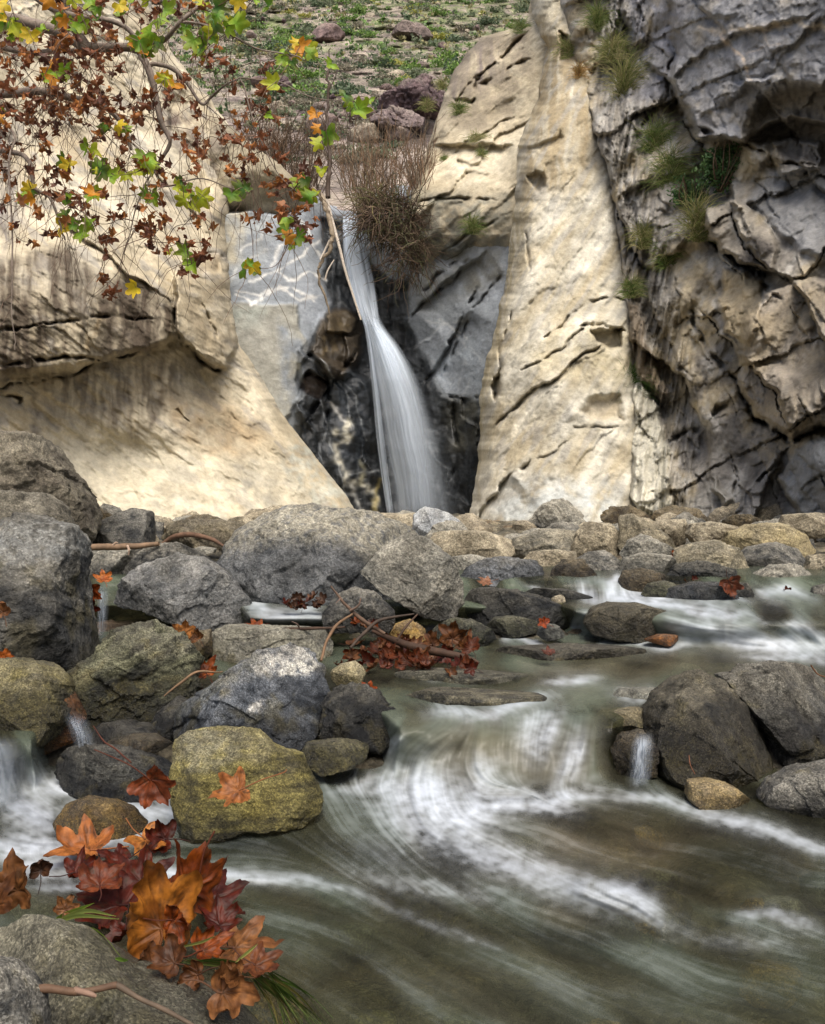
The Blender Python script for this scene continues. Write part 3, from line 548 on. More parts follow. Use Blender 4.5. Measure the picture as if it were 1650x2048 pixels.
FO = [([(670, 1590), (735, 1566), (800, 1580), (870, 1612)], 15, .3), ([(800, 1572), (860, 1592), (930, 1630), (930, 1670)], 34, .78), ([(760, 1600), (840, 1640), (900, 1665)], 36, .36), ([(900, 1635), (1000, 1600), (1100, 1596), (1200, 1590)], 14, .62), ([(900, 1672), (1000, 1718), (1120, 1766), (1270, 1815)], 24, .5), ([(1190, 1782), (1260, 1790), (1320, 1835)], 15, .55), ([(680, 1740), (850, 1775), (1000, 1800)], 14, .2), ([(1120, 1430), (1075, 1465), (1050, 1515)], 15, .5), ([(1160, 1470), (1135, 1520), (1110, 1560)], 17, .58),
      ([(810, 1475), (775, 1520)], 8, .25), ([(1200, 1590), (1320, 1600), (1440, 1640)], 8, .35), ([(1400, 1620), (1530, 1655), (1700, 1720)], 11, .5), ([(1470, 1835), (1540, 1822), (1650, 1860)], 12, .35), ([(1300, 1840), (1400, 1870), (1600, 1900)], 12, .16), ([(560, 1765), (700, 1780), (900, 1860), (1000, 1900)], 9, .2), ([(1000, 1530), (960, 1560), (940, 1600)], 20, .3),
      ([(60, 1568), (150, 1572), (250, 1608), (330, 1645)], 16, .8), ([(0, 1600), (60, 1620), (100, 1632)], 26, .6), ([(-50, 1690), (120, 1685), (300, 1665)], 16, .75), ([(60, 1770), (250, 1765), (420, 1752), (640, 1762)], 8, .5), ([(300, 1610), (350, 1618), (352, 1650)], 16, .6), ([(0, 1720), (150, 1730)], 20, .5),
      ([(1080, 1362), (1210, 1366)], 9, .45), ([(1230, 1392), (1320, 1390)], 14, .3), ([(850, 1425), (960, 1432), (1080, 1415)], 11, .4), ([(1000, 1420), (1120, 1395)], 9, .3), ([(1195, 1238), (1170, 1250), (1150, 1264)], 12, .5), ([(1175, 1195), (1280, 1206), (1400, 1226), (1520, 1240)], 9, .6), ([(1230, 1195), (1290, 1188), (1350, 1200)], 11, .7), ([(1360, 1262), (1470, 1276), (1560, 1290), (1660, 1305)], 12, .7), ([(1560, 1245), (1620, 1262), (1680, 1300)], 10, .45), ([(1200, 1287), (1300, 1292), (1400, 1290)], 7, .5), ([(1240, 1140), (1228, 1165), (1240, 1190)], 9, .6), ([(1150, 1180), (1190, 1190)], 9, .6), ([(490, 1222), (580, 1230), (680, 1234)], 12, .5), ([(1000, 1277), (1080, 1280)], 7, .5), ([(830, 1352), (960, 1360)], 7, .2), ([(1480, 1310), (1640, 1318)], 6, .4), ([(1500, 1185), (1640, 1205)], 8, .4), ([(1380, 1200), (1500, 1205)], 7, .5), ([(1050, 1165), (1090, 1185)], 6, .3)]
foam = 0*px
for pts, w, a in FO: foam = 1-(1-foam)*(1-a*.85*stroke(px+med*.6+big*7, py+fine*.4+big*6, pts, w*1.15))*(1-.3*a*stroke(px+big*8, py+big*6, pts, w*2.8)); 
soft = foam.copy()
mot = fbm(np.stack([px/26, py/15, 0*px+2], -1), 4); foam = np.clip(.84*foam*(1+.06*fine+.02*med+.10*big+.45*mot)+np.clip(big*.04+med*.02+fine*.025+mot*.03, 0, .10)*smooth(1450, 1600, py), 0, .86)
Z = Z+.010*soft*(1+.3*med)*smooth(1150, 1500, py)+(.0035*big+.0004*med+.00015*fine)*np.clip((py-1150)/450, .12, 1.2)
Z = Z+.035*stroke(px, py, [(1180, 1770), (1270, 1800), (1330, 1840)], 40, True)+.02*stroke(px, py, [(900, 1600), (950, 1660)], 60, True)-.02*stroke(px, py, [(1000, 1660), (1150, 1700)], 50, True)+.02*stroke(px, py, [(1470, 1830), (1600, 1850)], 40, True)
D = (H-Z)*F/(py-YH)
col = np.zeros(px.shape+(3,))+[.115, .118, .075]
def tint(c, pts, w, a):
    global col
    col = mixc(col, c, a*stroke(px+big*14, py+big*6, pts, w))
col = mixc(col, [.115, .145, .105], smooth(-.5, 1.2, big)*.75); col = mixc(col, [.05, .045, .03], smooth(.4, 1.8, -big)*.6)
tint([.20, .16, .095], [(1050, 1680), (1250, 1690), (1400, 1720)], 70, .8); tint([.19, .17, .10], [(850, 1520), (1000, 1510), (1200, 1540)], 55, .8); tint([.19, .165, .10], [(1100, 1340), (1600, 1320)], 30, .7)
tint([.035, .035, .025], [(1300, 1750), (1500, 1720), (1650, 1770)], 40, .7); tint([.035, .03, .022], [(1180, 1745), (1350, 1790), (1500, 1790)], 22, .7); tint([.03, .03, .022], [(1050, 1865), (1250, 1890)], 22, .6); tint([.13, .14, .11], [(700, 1980), (1000, 1980), (1500, 2040)], 60, .6)
tint([.035, .032, .025], [(660, 1900), (760, 1960), (700, 2040)], 40, .6); tint([.19, .16, .08], [(1080, 1820), (1180, 1850)], 22, .5); tint([.035, .035, .028], [(400, 1700), (640, 1690), (900, 1740)], 28, .6); tint([.10, .03, .015], [(150, 1800), (350, 1790)], 50, .5)
op = np.clip(.40+.1*big+.04*med, .25, .7); op = np.where(py < 1420, .5+.12*big, op); op = np.maximum(op, .8*smooth(1590, 1560, py)*smooth(1400, 1440, py)*smooth(740, 800, px)*smooth(1260, 1180, px)); op = np.clip(lerp(op, 1, smooth(0, .35, foam)), .25, 1)
shade_ = (1+.06*fine+.04*med+.12*big+.12*mot)[..., None]
V = P(px, py, D).reshape(-1, 3); colw = np.concatenate([np.clip(col*shade_*.62, 0, 1), foam[..., None]], -1).reshape(-1, 4)
m, t = nt('stream_water'); L = t.links.new
at = N(t, 'ShaderNodeAttribute', attribute_name='Col'); ao = N(t, 'ShaderNodeAttribute', attribute_name='op')
mx = N(t, 'ShaderNodeMix', data_type='RGBA'); L(at.outputs['Alpha'], mx.inputs['Factor']); L(at.outputs['Color'], mx.inputs['A']); mx.inputs['B'].default_value = (.55, .60, .67, 1)
body = N(t, 'ShaderNodeBsdfPrincipled', i_Roughness=.6); L(mx.outputs['Result'], body.inputs['Base Color']); body.inputs['Specular IOR Level'].default_value = 0
tr = N(t, 'ShaderNodeBsdfTransparent'); tr.inputs[0].default_value = (.72, .76, .62, 1)
m1 = N(t, 'ShaderNodeMixShader'); L(ao.outputs['Fac'], m1.inputs[0]); L(tr.outputs[0], m1.inputs[1]); L(body.outputs[0], m1.inputs[2])
gl = N(t, 'ShaderNodeBsdfGlossy', i_Roughness=.24); fr = N(t, 'ShaderNodeFresnel', i_IOR=1.33)
m2 = N(t, 'ShaderNodeMixShader'); L(math_(t, 'MULTIPLY', fr.outputs[0], maprange(t, at.outputs['Alpha'], 0, .6, .5, .1)), m2.inputs[0]); L(m1.outputs[0], m2.inputs[1]); L(gl.outputs[0], m2.inputs[2])
L(m2.outputs[0], N(t, 'ShaderNodeOutputMaterial').inputs[0]); M_WATER = m
w = mesh_obj('water', V, grid_faces(*px.shape), M_WATER, colw, attrs={'op': op.ravel()}); tag(w, 'blurred creek water running over the stones with white rapids', kind='structure')
# ---------------------------------------------------------------- bed and canyon floor: one sheet to well past everything seen
def sp(n, a, b, p): s = np.linspace(-1, 1, n); return a*s+b*np.sign(s)*np.abs(s)**p
def bedz(x, y):
    z = np.interp(y, [-60, 0, 1.9, 2.15, 2.5, 3.5, 3.85, 4.3, 4.9, 6, 8, 12, 17, 60], [-.3, -.14, -.13, -.10, .035, .04, .15, .17, .25, .31, .37, .45, .5, .6])
    bank = np.clip(np.abs(x+.1)-.62*np.maximum(y, 1.2)-.2, 0, None); return z+np.minimum(bank*.35, 3.)
xs = sp(520, 3.2, 50, 5); ys = np.concatenate([np.linspace(-45, .6, 40), np.linspace(.62, 5.5, 330), np.linspace(5.55, 13, 150), np.linspace(13.3, 60, 50)])
X, Y = np.meshgrid(xs, ys); q = np.stack([X, Y, 0*X], -1)
Zb = bedz(X, Y)+.05*np.clip(crag(q*7, .9), -.6, 1)+.03*crag(q*16+2, .9)+.03*fbm(q*2, 5)+.2*fbm(q*.15, 3)*smooth(8, 20, np.abs(X)+np.abs(Y-5))
g = fbm(q*5+3, 5); g2 = fbm(q*1.6+9, 3); cb = np.zeros(X.shape+(3,))+[.16, .14, .10]
cb = mixc(cb, [.26, .23, .16], smooth(0, .5, g)*.7); cb = mixc(cb, [.07, .07, .06], smooth(0, .5, -g)*.7); cb = mixc(cb, [.20, .10, .04], smooth(.2, .5, g2)*.35); wetb = smooth(7, 4.6, Y)*.8
b = mesh_obj('streambed', np.stack([X, Y, Zb], -1).reshape(-1, 3), grid_faces(*X.shape), M_BED, np.concatenate([cb, wetb[..., None]], -1).reshape(-1, 4)); tag(b, 'stony creek bed and canyon floor', kind='structure')
# ---------------------------------------------------------------- falling water
def fall_mat(name, base, wcol=(.66, .74, .84)):
    m, t = nt(name); L = t.links.new; at = N(t, 'ShaderNodeAttribute', attribute_name='Col')
    b = N(t, 'ShaderNodeBsdfPrincipled', i_Roughness=.5); L(at.outputs['Color'], b.inputs['Base Color']); tl = N(t, 'ShaderNodeBsdfTranslucent'); L(at.outputs['Color'], tl.inputs['Color'])
    mm = N(t, 'ShaderNodeMixShader', i_Fac=.35); L(b.outputs[0], mm.inputs[1]); L(tl.outputs[0], mm.inputs[2]); tr = N(t, 'ShaderNodeBsdfTransparent')
    mx = N(t, 'ShaderNodeMixShader'); L(at.outputs['Alpha'], mx.inputs[0]); L(tr.outputs[0], mx.inputs[1]); L(mm.outputs[0], mx.inputs[2]); L(mx.outputs[0], N(t, 'ShaderNodeOutputMaterial').inputs[0]); return m
M_FALL = fall_mat('falling_water', 1)
def sheet(name, Lp, Rp, dep, alpha, parent=None, seed=0, nv=260, nu=120, bulge=.25, freq=34, topf=.03, botf=.05, ed=.10):
    y0, y1 = Lp[0][1], Lp[-1][1]; v = np.linspace(0, 1, nv)[:, None]; u = np.linspace(0, 1, nu)[None]; yy = y0+(y1-y0)*v
    cl = curve_pts(np.array(Lp, float), 120); cr = curve_pts(np.array(Rp, float), 120); lx = np.interp(yy, cl[:, 1], cl[:, 0]); rx = np.interp(yy, cr[:, 1], cr[:, 0])
    uu = u+.05*fbm(np.stack([u*3+0*v, v*3+0*u, 0*u*v+seed], -1), 2); x = lx+(rx-lx)*u; d = np.interp(yy, *zip(*dep))-bulge*np.sin(math.pi*np.clip(u, 0, 1))+0*x
    s = fbm(np.stack([uu*freq, v*2.2+0*u, 0*u*v+seed], -1), 4); s2 = fbm(np.stack([uu*freq*.3, v*1.5+0*u, 0*u*v+seed+5], -1), 3)
    a = alpha(u+0*v, v+0*u); edge = smooth(0, ed, u+.05*s2)*smooth(1, 1-ed*1.3, u+.06*s2); a = np.clip(a*(1+.20*s+.6*s2), 0, 1)*edge*smooth(0, topf, v+0*u)*smooth(1, 1-botf, v+0*u)
    c = (np.array([.60, .68, .78])*(1.22-.35*smooth(0, .8, v+0*u)+.08*s)[..., None]); d = d-.02*s
    return mesh_obj(name, P(x, yy+0*x, d).reshape(-1, 3), grid_faces(nv, nu), M_FALL, np.concatenate([c, a[..., None]], -1).reshape(-1, 4), parent)
wf = empty('waterfall', P(840, 1050, 15.2), 'tall white waterfall sliding down the dark rock and fanning out to the right', 'waterfall')
dp = [(425, 17.0), (470, 16.6), (560, 16.3), (650, 15.75), (760, 15.4), (900, 15.15), (1055, 15.0)]
sheet('upper_chute', [(684, 428), (686, 470), (696, 550), (714, 610), (732, 655), (742, 700)], [(714, 428), (728, 470), (747, 550), (756, 610), (762, 655), (775, 700)], dp, lambda u, v: .95-.25*v*0, wf, 1, bulge=.1, freq=9, botf=.3)
sheet('side_trickle', [(684, 440), (688, 520), (706, 600), (728, 655), (742, 760), (755, 900), (775, 1040)], [(694, 440), (698, 520), (716, 600), (740, 655), (756, 760), (772, 900), (790, 1040)], dp, lambda u, v: .5+0*u, wf, 2, bulge=.05, freq=6, nu=30)
sheet('main_veil', [(718, 620), (732, 655), (741, 700), (750, 760), (758, 830), (768, 900), (780, 960), (793, 1052)], [(757, 620), (772, 655), (806, 700), (840, 760), (867, 830), (886, 900), (897, 960), (908, 1052)], dp, lambda u, v: (.9-.42*smooth(.0, .6, v))*(1-.6*smooth(.3, 1, u)*smooth(.05, .4, v)), wf, 3, bulge=.3, freq=13, topf=.12, botf=.12, ed=.18)
sheet('bright_strand', [(722, 630), (735, 660), (746, 700), (759, 760), (774, 830), (786, 900), (796, 960), (808, 1052)], [(757, 630), (768, 660), (792, 700), (824, 760), (850, 830), (866, 900), (876, 960), (884, 1052)], [(a, b-.2) for a, b in dp], lambda u, v: .8-.5*v+0*u, wf, 4, bulge=.3, freq=8, topf=.15, botf=.3, ed=.3)
sheet('thin_mist', [(738, 680), (745, 760), (754, 900), (770, 1056)], [(790, 680), (850, 760), (905, 900), (940, 1056)], [(a, b-.35) for a, b in dp], lambda u, v: .05+.14*v**2+0*u, wf, 5, ed=.3, bulge=.3, freq=40)
def small_fall(Lp, Rp, dep, lab, al=.75, seed=0, **k):
    o = sheet('small_waterfall', Lp, Rp, dep, lambda u, v: al+0*u, None, seed, nv=120, nu=60, bulge=.02, freq=9, topf=.22, botf=.3, ed=.42, **k); tag(o, lab, 'waterfall')
small_fall([(196, 1165), (193, 1200), (190, 1292)], [(222, 1165), (220, 1200), (214, 1292)], [(1165, 3.75), (1185, 3.62), (1292, 3.56)], 'thin trickle falling between the big left boulder and the grey overhanging boulder', .4, 11)
small_fall([(-90, 1465), (-90, 1640)], [(48, 1465), (92, 1640)], [(1465, 2.2), (1510, 2.14), (1640, 2.03)], 'pale water veil dropping below the mossy boulder at the left edge', .32, 12)
small_fall([(1264, 1462), (1258, 1520), (1244, 1585)], [(1314, 1462), (1310, 1520), (1306, 1585)], [(1462, 2.27), (1500, 2.2), (1572, 2.15)], 'small spout falling at the left foot of the big dark boulder', .4, 13)
small_fall([(118, 1420), (142, 1480), (150, 1550)], [(172, 1420), (196, 1480), (206, 1550)], [(1440, 2.3), (1480, 2.25), (1530, 2.2)], 'little chute of water beside the orange stained stone', .22, 14)
# ================================================================ boulders and stones
import bmesh
_ico = {}
def ico(n):
    if n not in _ico:
        bm = bmesh.new(); bmesh.ops.create_icosphere(bm, subdivisions=n, radius=1); bm.verts.ensure_lookup_table()
        _ico[n] = (np.array([v.co[:] for v in bm.verts]), np.array([[v.index for v in f.verts] for f in bm.faces], np.int32)); bm.free()
    return _ico[n]
GR = ([.23, .22, .19], [.06, .062, .062]); TAN = ([.42, .365, .26], [.23, .195, .135]); DKG = ([.065, .065, .06], [.02, .022, .024]); BLG = ([.165, .18, .20], [.03, .036, .045]); OLV = ([.20, .18, .08], [.07, .065, .04]); BRN = ([.15, .115, .065], [.05, .04, .028]); GRN = ([.16, .16, .10], [.035, .036, .026]); OCR = ([.40, .26, .08], [.20, .13, .06]); LGT = ([.37, .35, .29], [.19, .185, .16]); ORG = ([.38, .15, .04], [.16, .08, .04]); WHT = ([.52, .54, .55], [.38, .40, .41])
def rock(label, poly, d, pal=GR, wet=None, T=None, seed=0, cuts=7, amp=1., band=None, marks=(), near=None, name='boulder', group=None, moss=None, pw=2.5, top=None, cat='boulder', allwet=0):
    rs = np.random.RandomState(seed*7+11)
    if len(poly) == 5 and not hasattr(poly[0], '__len__'):      # cx, cy, rx, ry, tilt: a worn stone of uneven outline
        cx, cy, rx, ry, rt = poly; an = np.sort(np.arange(9)*40+rs.uniform(-13, 13, 9)); rr = rs.uniform(.86, 1.1, 9); poly = []
        for a, r_ in zip(an, rr):
            ux, uy = rx*r_*math.cos(R(a)), ry*r_*math.sin(R(a)); poly.append((cx+ux*math.cos(R(rt))-uy*math.sin(R(rt)), cy+ux*math.sin(R(rt))+uy*math.cos(R(rt))))
    pp = np.array(poly, float); c = (pp.min(0)+pp.max(0))/2*.4+pp.mean(0)*.6; k = d/F; q = (pp-c)*[k, -k]
    wpx = np.ptp(pp[:, 0]); n = 7 if wpx > 230 else 6 if wpx > 75 else 5; U, Fc = ico(n)
    # outline radius by angle
    A = np.linspace(-math.pi, math.pi, 721); rad = np.zeros(721)
    for i in range(len(q)):
        a, b = q[i], q[(i+1) % len(q)]; e = b-a; den = np.cos(A)*e[1]-np.sin(A)*e[0]; den = np.where(np.abs(den) < 1e-9, 1e-9, den)
        tt = (a[0]*e[1]-a[1]*e[0])/den; ss = (a[0]*np.sin(A)-a[1]*np.cos(A))/den; ok = (tt > 0) & (ss >= -.001) & (ss <= 1.001); rad = np.where(ok & (tt > rad), tt, rad)
    rad = np.where(rad < 1e-4, np.median(rad), rad); K = np.exp(-(np.arange(-9, 10)/2.2)**2); K /= K.sum(); rad = np.convolve(np.concatenate([rad[-10:-1], rad, rad[1:10]]), K, 'valid')[:721]
    th = np.arctan2(U[:, 2], U[:, 0]); r = np.interp(th, A, rad); s = np.sqrt(U[:, 0]**2+U[:, 2]**2); size = rad.mean(); T = T or size*.8
    Rr = 1/((s/r)**pw+(np.abs(U[:, 1])/T)**pw)**(1/pw); V = U*Rr[:, None]
    # broken planes on the side that faces us and the top
    for j in range(cuts+6):
        nrm = np.array([rs.uniform(-1, 1), -rs.uniform(.5, 1.3), rs.uniform(-.5, 1.1)]); nrm /= np.linalg.norm(nrm); h = np.percentile(V@nrm, 100)*rs.uniform(.58, .86); ex = np.clip(V@nrm-h, 0, None); V = V-nrm*ex[:, None]*.97
    if top: # slope the upper surface back so it is seen from above
        nrm = np.array([top[0], -top[1], 1.]); nrm /= np.linalg.norm(nrm); h = (V@nrm).max()*top[2]; ex = np.clip(V@nrm-h, 0, None); V = V-nrm*ex[:, None]*.92
    off = rs.uniform(0, 90, 3); u = V/size; nn = V/np.linalg.norm(V, axis=1)[:, None]
    disp = amp*size*(.04*fbm(u*1.3+off, 3)+.08*(crag(u*1.15+off, .45, 1.2)-.15)+.04*crag(u*2.7+off, .5, 1.2)-.05*slabs(u[:, 0]*100+off[0], u[:, 2]*100+40*u[:, 1], rs.uniform(20, 70)*rs.choice([-1, 1]), rs.uniform(45, 75), seed)-.025*slabs(u[:, 0]*100, u[:, 2]*100+30*u[:, 1]+off[1], rs.uniform(-80, 80), rs.uniform(16, 30), seed+1)+.034*fbm(u*4.5+off, 4)+.014*fbm(u*15+off, 3)+.02*crag(u*7+off, .5, 1.)+.018*(1-np.clip(np.abs(perlin(u*2+off+9))*9, 0, 1))*-1)
    ang = band if band is not None else rs.uniform(-30, 30); lv = u[:, 2]*math.cos(R(ang))+u[:, 0]*math.sin(R(ang))+.25*u[:, 1]; ly = np.stack([lv*9+off[0], u[:, 0]*.8, u[:, 1]*.8], -1)
    disp = disp+size*amp*(.028 if band is not None else .010)*fbm(ly+.3*fbm(u*2, 2)[:, None], 4); V = V+nn*disp[:, None]
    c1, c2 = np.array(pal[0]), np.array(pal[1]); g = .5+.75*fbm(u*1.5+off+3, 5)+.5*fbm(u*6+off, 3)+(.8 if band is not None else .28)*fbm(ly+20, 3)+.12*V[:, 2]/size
    col = mixc(np.zeros((len(V), 3))+c2, c1, np.clip(g, 0, 1))
    X = c[0]+V[:, 0]/k; Yp = c[1]-V[:, 2]/k
    q_ = np.stack([X/16, Yp/16, V[:, 1]*40], -1); nzz = fbm(q_, 4)
    for mk in marks:
        typ, pts, w, cc, aa = mk
        if typ == 'v': dd, _, _ = seg_dist(X+nzz*w*1.2, Yp+nzz*w, pts); kk = np.exp(-(dd/w)**2)*aa
        else: kk = smooth(-w, w, inpoly(X+nzz*w*1.5, Yp+nzz*w*1.5, pts))*aa*np.clip(.9+nzz*1.4, 0, 1)
        kk = kk*(V[:, 1] < T*.6)
        if typ == 'c': dd, _, _ = seg_dist(X+nzz*3, Yp+nzz*3, pts); kk = np.exp(-(dd/w)**2); V = V-nn*(kk*aa)[:, None]; continue
        col = mixc(col, cc, np.clip(kk, 0, 1))
    hz = V[:, 2]/max(V[:, 2].max(), 1e-6); fm = fbm(u*2.2+off+30, 5); col = mixc(col, col*.8+np.array([.13, .12, .095]), smooth(.2, .85, hz+.6*fm)*.65)  # tops lightened: part silt, part painted light from above
    if d < 3.4: col = mixc(col, [.13, .105, .025], smooth(.05, .6, fm-.45*hz)*.38)
    if moss is not None:
        col = mixc(col, moss[0], np.clip(smooth(-.2, .7, fbm(u*1.5+off+5, 4)+.5*nn[:, 2])*moss[1]*(.8+.8*fbm(u*9, 3)), 0, 1))
    col = col*(.84 if d < 3.4 else .92 if d < 5 else 1. if d < 20 else 1)
    cen = P(c[0], c[1], d); cen[1] = d+T*.15
    wet_shade = np.clip(allwet+(.5 if d < 3.2 else .2)*smooth(.25, .8, .5+fbm(u*1.3+off+8, 3)-.55*V[:, 2]/size), 0, 1)  # lower sides darkened: part wet rock, part shade put into the colour
    if wet: zw = H-(wet-YH)*k; wet_shade = np.maximum(wet_shade, smooth(.11, .03, (V[:, 2]+cen[2])-zw+.03*size/.15*fbm(u*2.5+off, 3)))
    near = near if near is not None else d < 2.9; W = V+cen; loc = cen+[0, 0, V[:, 2].min()]
    o = mesh_obj(name, W, Fc, M_NEAR if near else M_ROCK, np.concatenate([col, wet_shade[:, None]], 1), loc=loc)
    return tag(o, label, cat, group)
WV = [.62, .60, .54]
# ---- left bank
rock('massive grey boulder with a flat speckled top at the left edge', [(-190, 1100), (-120, 1050), (0, 1030), (60, 1042), (112, 1062), (128, 1110), (124, 1180), (138, 1270), (148, 1330), (100, 1370), (20, 1375), (-80, 1360), (-200, 1300)], 3.0, GR, 1330, .42, 1, 6, .9, marks=[('b', [(-80, 1050), (150, 1050), (150, 1110), (60, 1130), (-80, 1120)], 14, [.30, .31, .30], .7), ('b', [(0, 1230), (80, 1200), (150, 1300), (120, 1380), (0, 1380)], 20, [.07, .07, .065], .7)])
rock('tall rough brown boulder at the left edge, behind the massive grey boulder', [(-120, 900), (-60, 872), (0, 868), (50, 872), (78, 915), (120, 965), (150, 1010), (160, 1060), (130, 1100), (-100, 1100)], 5.6, ([.28, .25, .185], [.15, .13, .10]), None, .7, 2, 8, 1.4)
rock('brown boulder wedged between the tall rough one and the massive grey one', [(-90, 1020), (0, 982), (60, 985), (100, 1010), (128, 1060), (100, 1100), (-80, 1110)], 4.9, ([.24, .22, .17], [.12, .11, .09]), None, .4, 3, 7, 1.2)
rock('grey block with a sharp right corner against the buff cliff', [(150, 1100), (152, 1060), (200, 1042), (258, 1018), (290, 1024), (295, 1060), (292, 1105), (200, 1112)], 6.3, GR, None, .4, 4, 7)
rock('small brown stone leaning on the left side of the grey block', [(145, 1045), (158, 1012), (185, 1010), (225, 1035), (215, 1070), (160, 1075)], 6.6, BRN, None, .2, 5, name='stone', cat='stone')
rock('squat brown ledge stone hollow under its cap, left of the big domed boulder', [(318, 1075), (335, 1045), (372, 1040), (440, 1044), (482, 1043), (480, 1062), (450, 1098), (400, 1100), (330, 1098)], 6.0, ([.27, .23, .15], [.13, .11, .08]), None, .35, 6, 8, 1.6)
rock('pale flat stone under the driftwood branch', [(158, 1112), (180, 1098), (262, 1098), (262, 1135), (235, 1155), (160, 1155)], 4.7, LGT, 1150, .2, 7, name='stone', cat='stone')
rock('dark low rock behind the overhanging grey boulder', [(232, 1150), (262, 1112), (300, 1090), (345, 1087), (390, 1108), (425, 1130), (380, 1165), (260, 1168)], 4.6, GR, None, .25, 8, band=20)
rock('small flat stone below the curved end of the driftwood', [(372, 1100), (400, 1093), (430, 1097), (428, 1106), (400, 1110), (375, 1108)], 5.2, LGT, None, .1, 9, name='stone', cat='stone')
rock('grey boulder overhanging a dark hollow, between the massive left boulder and the domed one', [(205, 1215), (222, 1172), (270, 1135), (345, 1113), (395, 1118), (442, 1150), (488, 1210), (497, 1240), (470, 1262), (420, 1262), (340, 1240), (280, 1215), (240, 1222)], 3.75, ([.25, .25, .24], [.12, .125, .125]), None, .34, 10, 7, .9)
rock('big domed boulder in the centre, buff on top and blue-grey below', [(425, 1130), (440, 1100), (462, 1065), (520, 1030), (590, 1014), (680, 1020), (770, 1036), (830, 1052), (868, 1085), (900, 1140), (880, 1220), (760, 1250), (600, 1245), (490, 1225), (440, 1175)], 4.1, ([.18, .185, .185], [.07, .075, .08]), 1250, .5, 11, 5, .8, marks=[('b', [(430, 1000), (880, 1000), (880, 1110), (740, 1120), (690, 1085), (560, 1080), (440, 1110)], 18, [.37, .345, .27], .85), ('c', [(760, 1110), (720, 1150), (700, 1175), (640, 1130), (600, 1150)], 4, 0, .012)])
rock('pale wedge boulder leaning on the right side of the big domed boulder', [(718, 1150), (750, 1112), (780, 1085), (820, 1068), (858, 1080), (900, 1115), (924, 1165), (928, 1215), (905, 1245), (850, 1235), (780, 1195)], 3.72, LGT, 1245, .22, 12, 5, .8)
rock('small rounded stone in front of the domed boulder beside the twigs', [(642, 1232), (670, 1192), (710, 1174), (750, 1188), (785, 1222), (790, 1265), (650, 1265)], 3.5, GR, 1250, .12, 13, 5, name='stone', cat='stone')
rock('long flat pale rock above the blue-grey speckled boulder', [(408, 1275), (440, 1257), (560, 1261), (645, 1268), (668, 1295), (650, 1340), (540, 1350), (440, 1345), (412, 1320)], 3.25, ([.29, .28, .22], [.17, .165, .14]), None, .24, 14, 5)
rock('small brown stone between the green layered rock and the long flat one', [(368, 1290), (385, 1265), (415, 1262), (420, 1310), (395, 1335), (372, 1320)], 3.2, BRN, None, .1, 15, name='stone', cat='stone')
rock('greenish layered boulder with jagged top below the overhanging grey one', [(108, 1368), (150, 1340), (188, 1310), (200, 1280), (232, 1258), (290, 1250), (310, 1272), (345, 1280), (380, 1325), (380, 1385), (335, 1460), (240, 1496), (180, 1470), (130, 1410)], 2.62, GRN, 1400, .26, 16, 9, 1.5, band=-32, marks=[('b', [(230, 1380), (330, 1360), (250, 1460), (190, 1440)], 16, [.24, .20, .07], .6), ('b', [(250, 1400), (380, 1370), (330, 1450), (240, 1475), (160, 1430)], 18, [.05, .05, .035], .6)])
rock('blue-grey speckled boulder with white quartz patches, centre left', [(325, 1475), (345, 1425), (428, 1368), (500, 1318), (568, 1299), (622, 1312), (650, 1350), (655, 1425), (630, 1480), (585, 1515), (500, 1510), (410, 1500)], 2.42, BLG, 1490, .27, 17, 7, 1., marks=[('b', [(510, 1318), (600, 1310), (640, 1350), (560, 1365), (500, 1350)], 8, WV, .75), ('b', [(560, 1340), (630, 1352), (610, 1372), (550, 1362)], 6, [.7, .68, .6], .8), ('b', [(510, 1400), (530, 1400), (525, 1416), (508, 1416)], 5, WV, .8), ('c', [(372, 1410), (390, 1432), (430, 1455)], 3, 0, .006), ('v', [(340, 1440), (420, 1380), (500, 1325)], 10, [.14, .14, .11], .5)])
rock('black rough rock right of the blue-grey speckled boulder', [(638, 1420), (655, 1388), (700, 1377), (755, 1392), (798, 1435), (804, 1470), (768, 1498), (700, 1500), (645, 1485)], 2.42, DKG, 1480, .14, 18, 8, 1.6, allwet=.4)
rock('small round tan stone resting above the black rough rock', (697, 1352, 38, 27, 0), 2.72, ([.36, .31, .18], [.24, .21, .13]), None, .06, 19, 2, .5, name='stone', cat='stone')
rock('olive mossy slab carrying an orange leaf', [(330, 1492), (375, 1472), (440, 1468), (502, 1478), (545, 1510), (600, 1528), (618, 1568), (638, 1600), (642, 1630), (610, 1650), (505, 1655), (440, 1682), (362, 1692), (355, 1640), (338, 1560)], 1.95, ([.25, .215, .075], [.085, .075, .035]), 1680, .15, 20, 4, .6, band=0, marks=[('b', [(330, 1480), (480, 1480), (470, 1530), (420, 1540), (345, 1540)], 10, [.12, .115, .07], .7), ('v', [(430, 1530), (480, 1555), (500, 1570)], 3, [.08, .075, .05], .7)], top=(.05, .75, .62))
rock('dark banded rock with foam below it, left of the olive slab', [(70, 1540), (105, 1508), (200, 1508), (290, 1528), (345, 1558), (355, 1605), (320, 1622), (240, 1605), (170, 1588), (90, 1575)], 2.15, DKG, None, .14, 21, 8, 1.4, band=10, allwet=.5, marks=[('b', [(100, 1510), (280, 1530), (300, 1560), (200, 1560)], 10, [.15, .15, .13], .6)])
rock('ochre rounded stone awash in the left rapids', [(98, 1655), (120, 1618), (160, 1604), (215, 1612), (260, 1630), (288, 1660), (250, 1690), (120, 1690)], 1.88, OCR, 1640, .08, 22, 3, .5, allwet=.5)
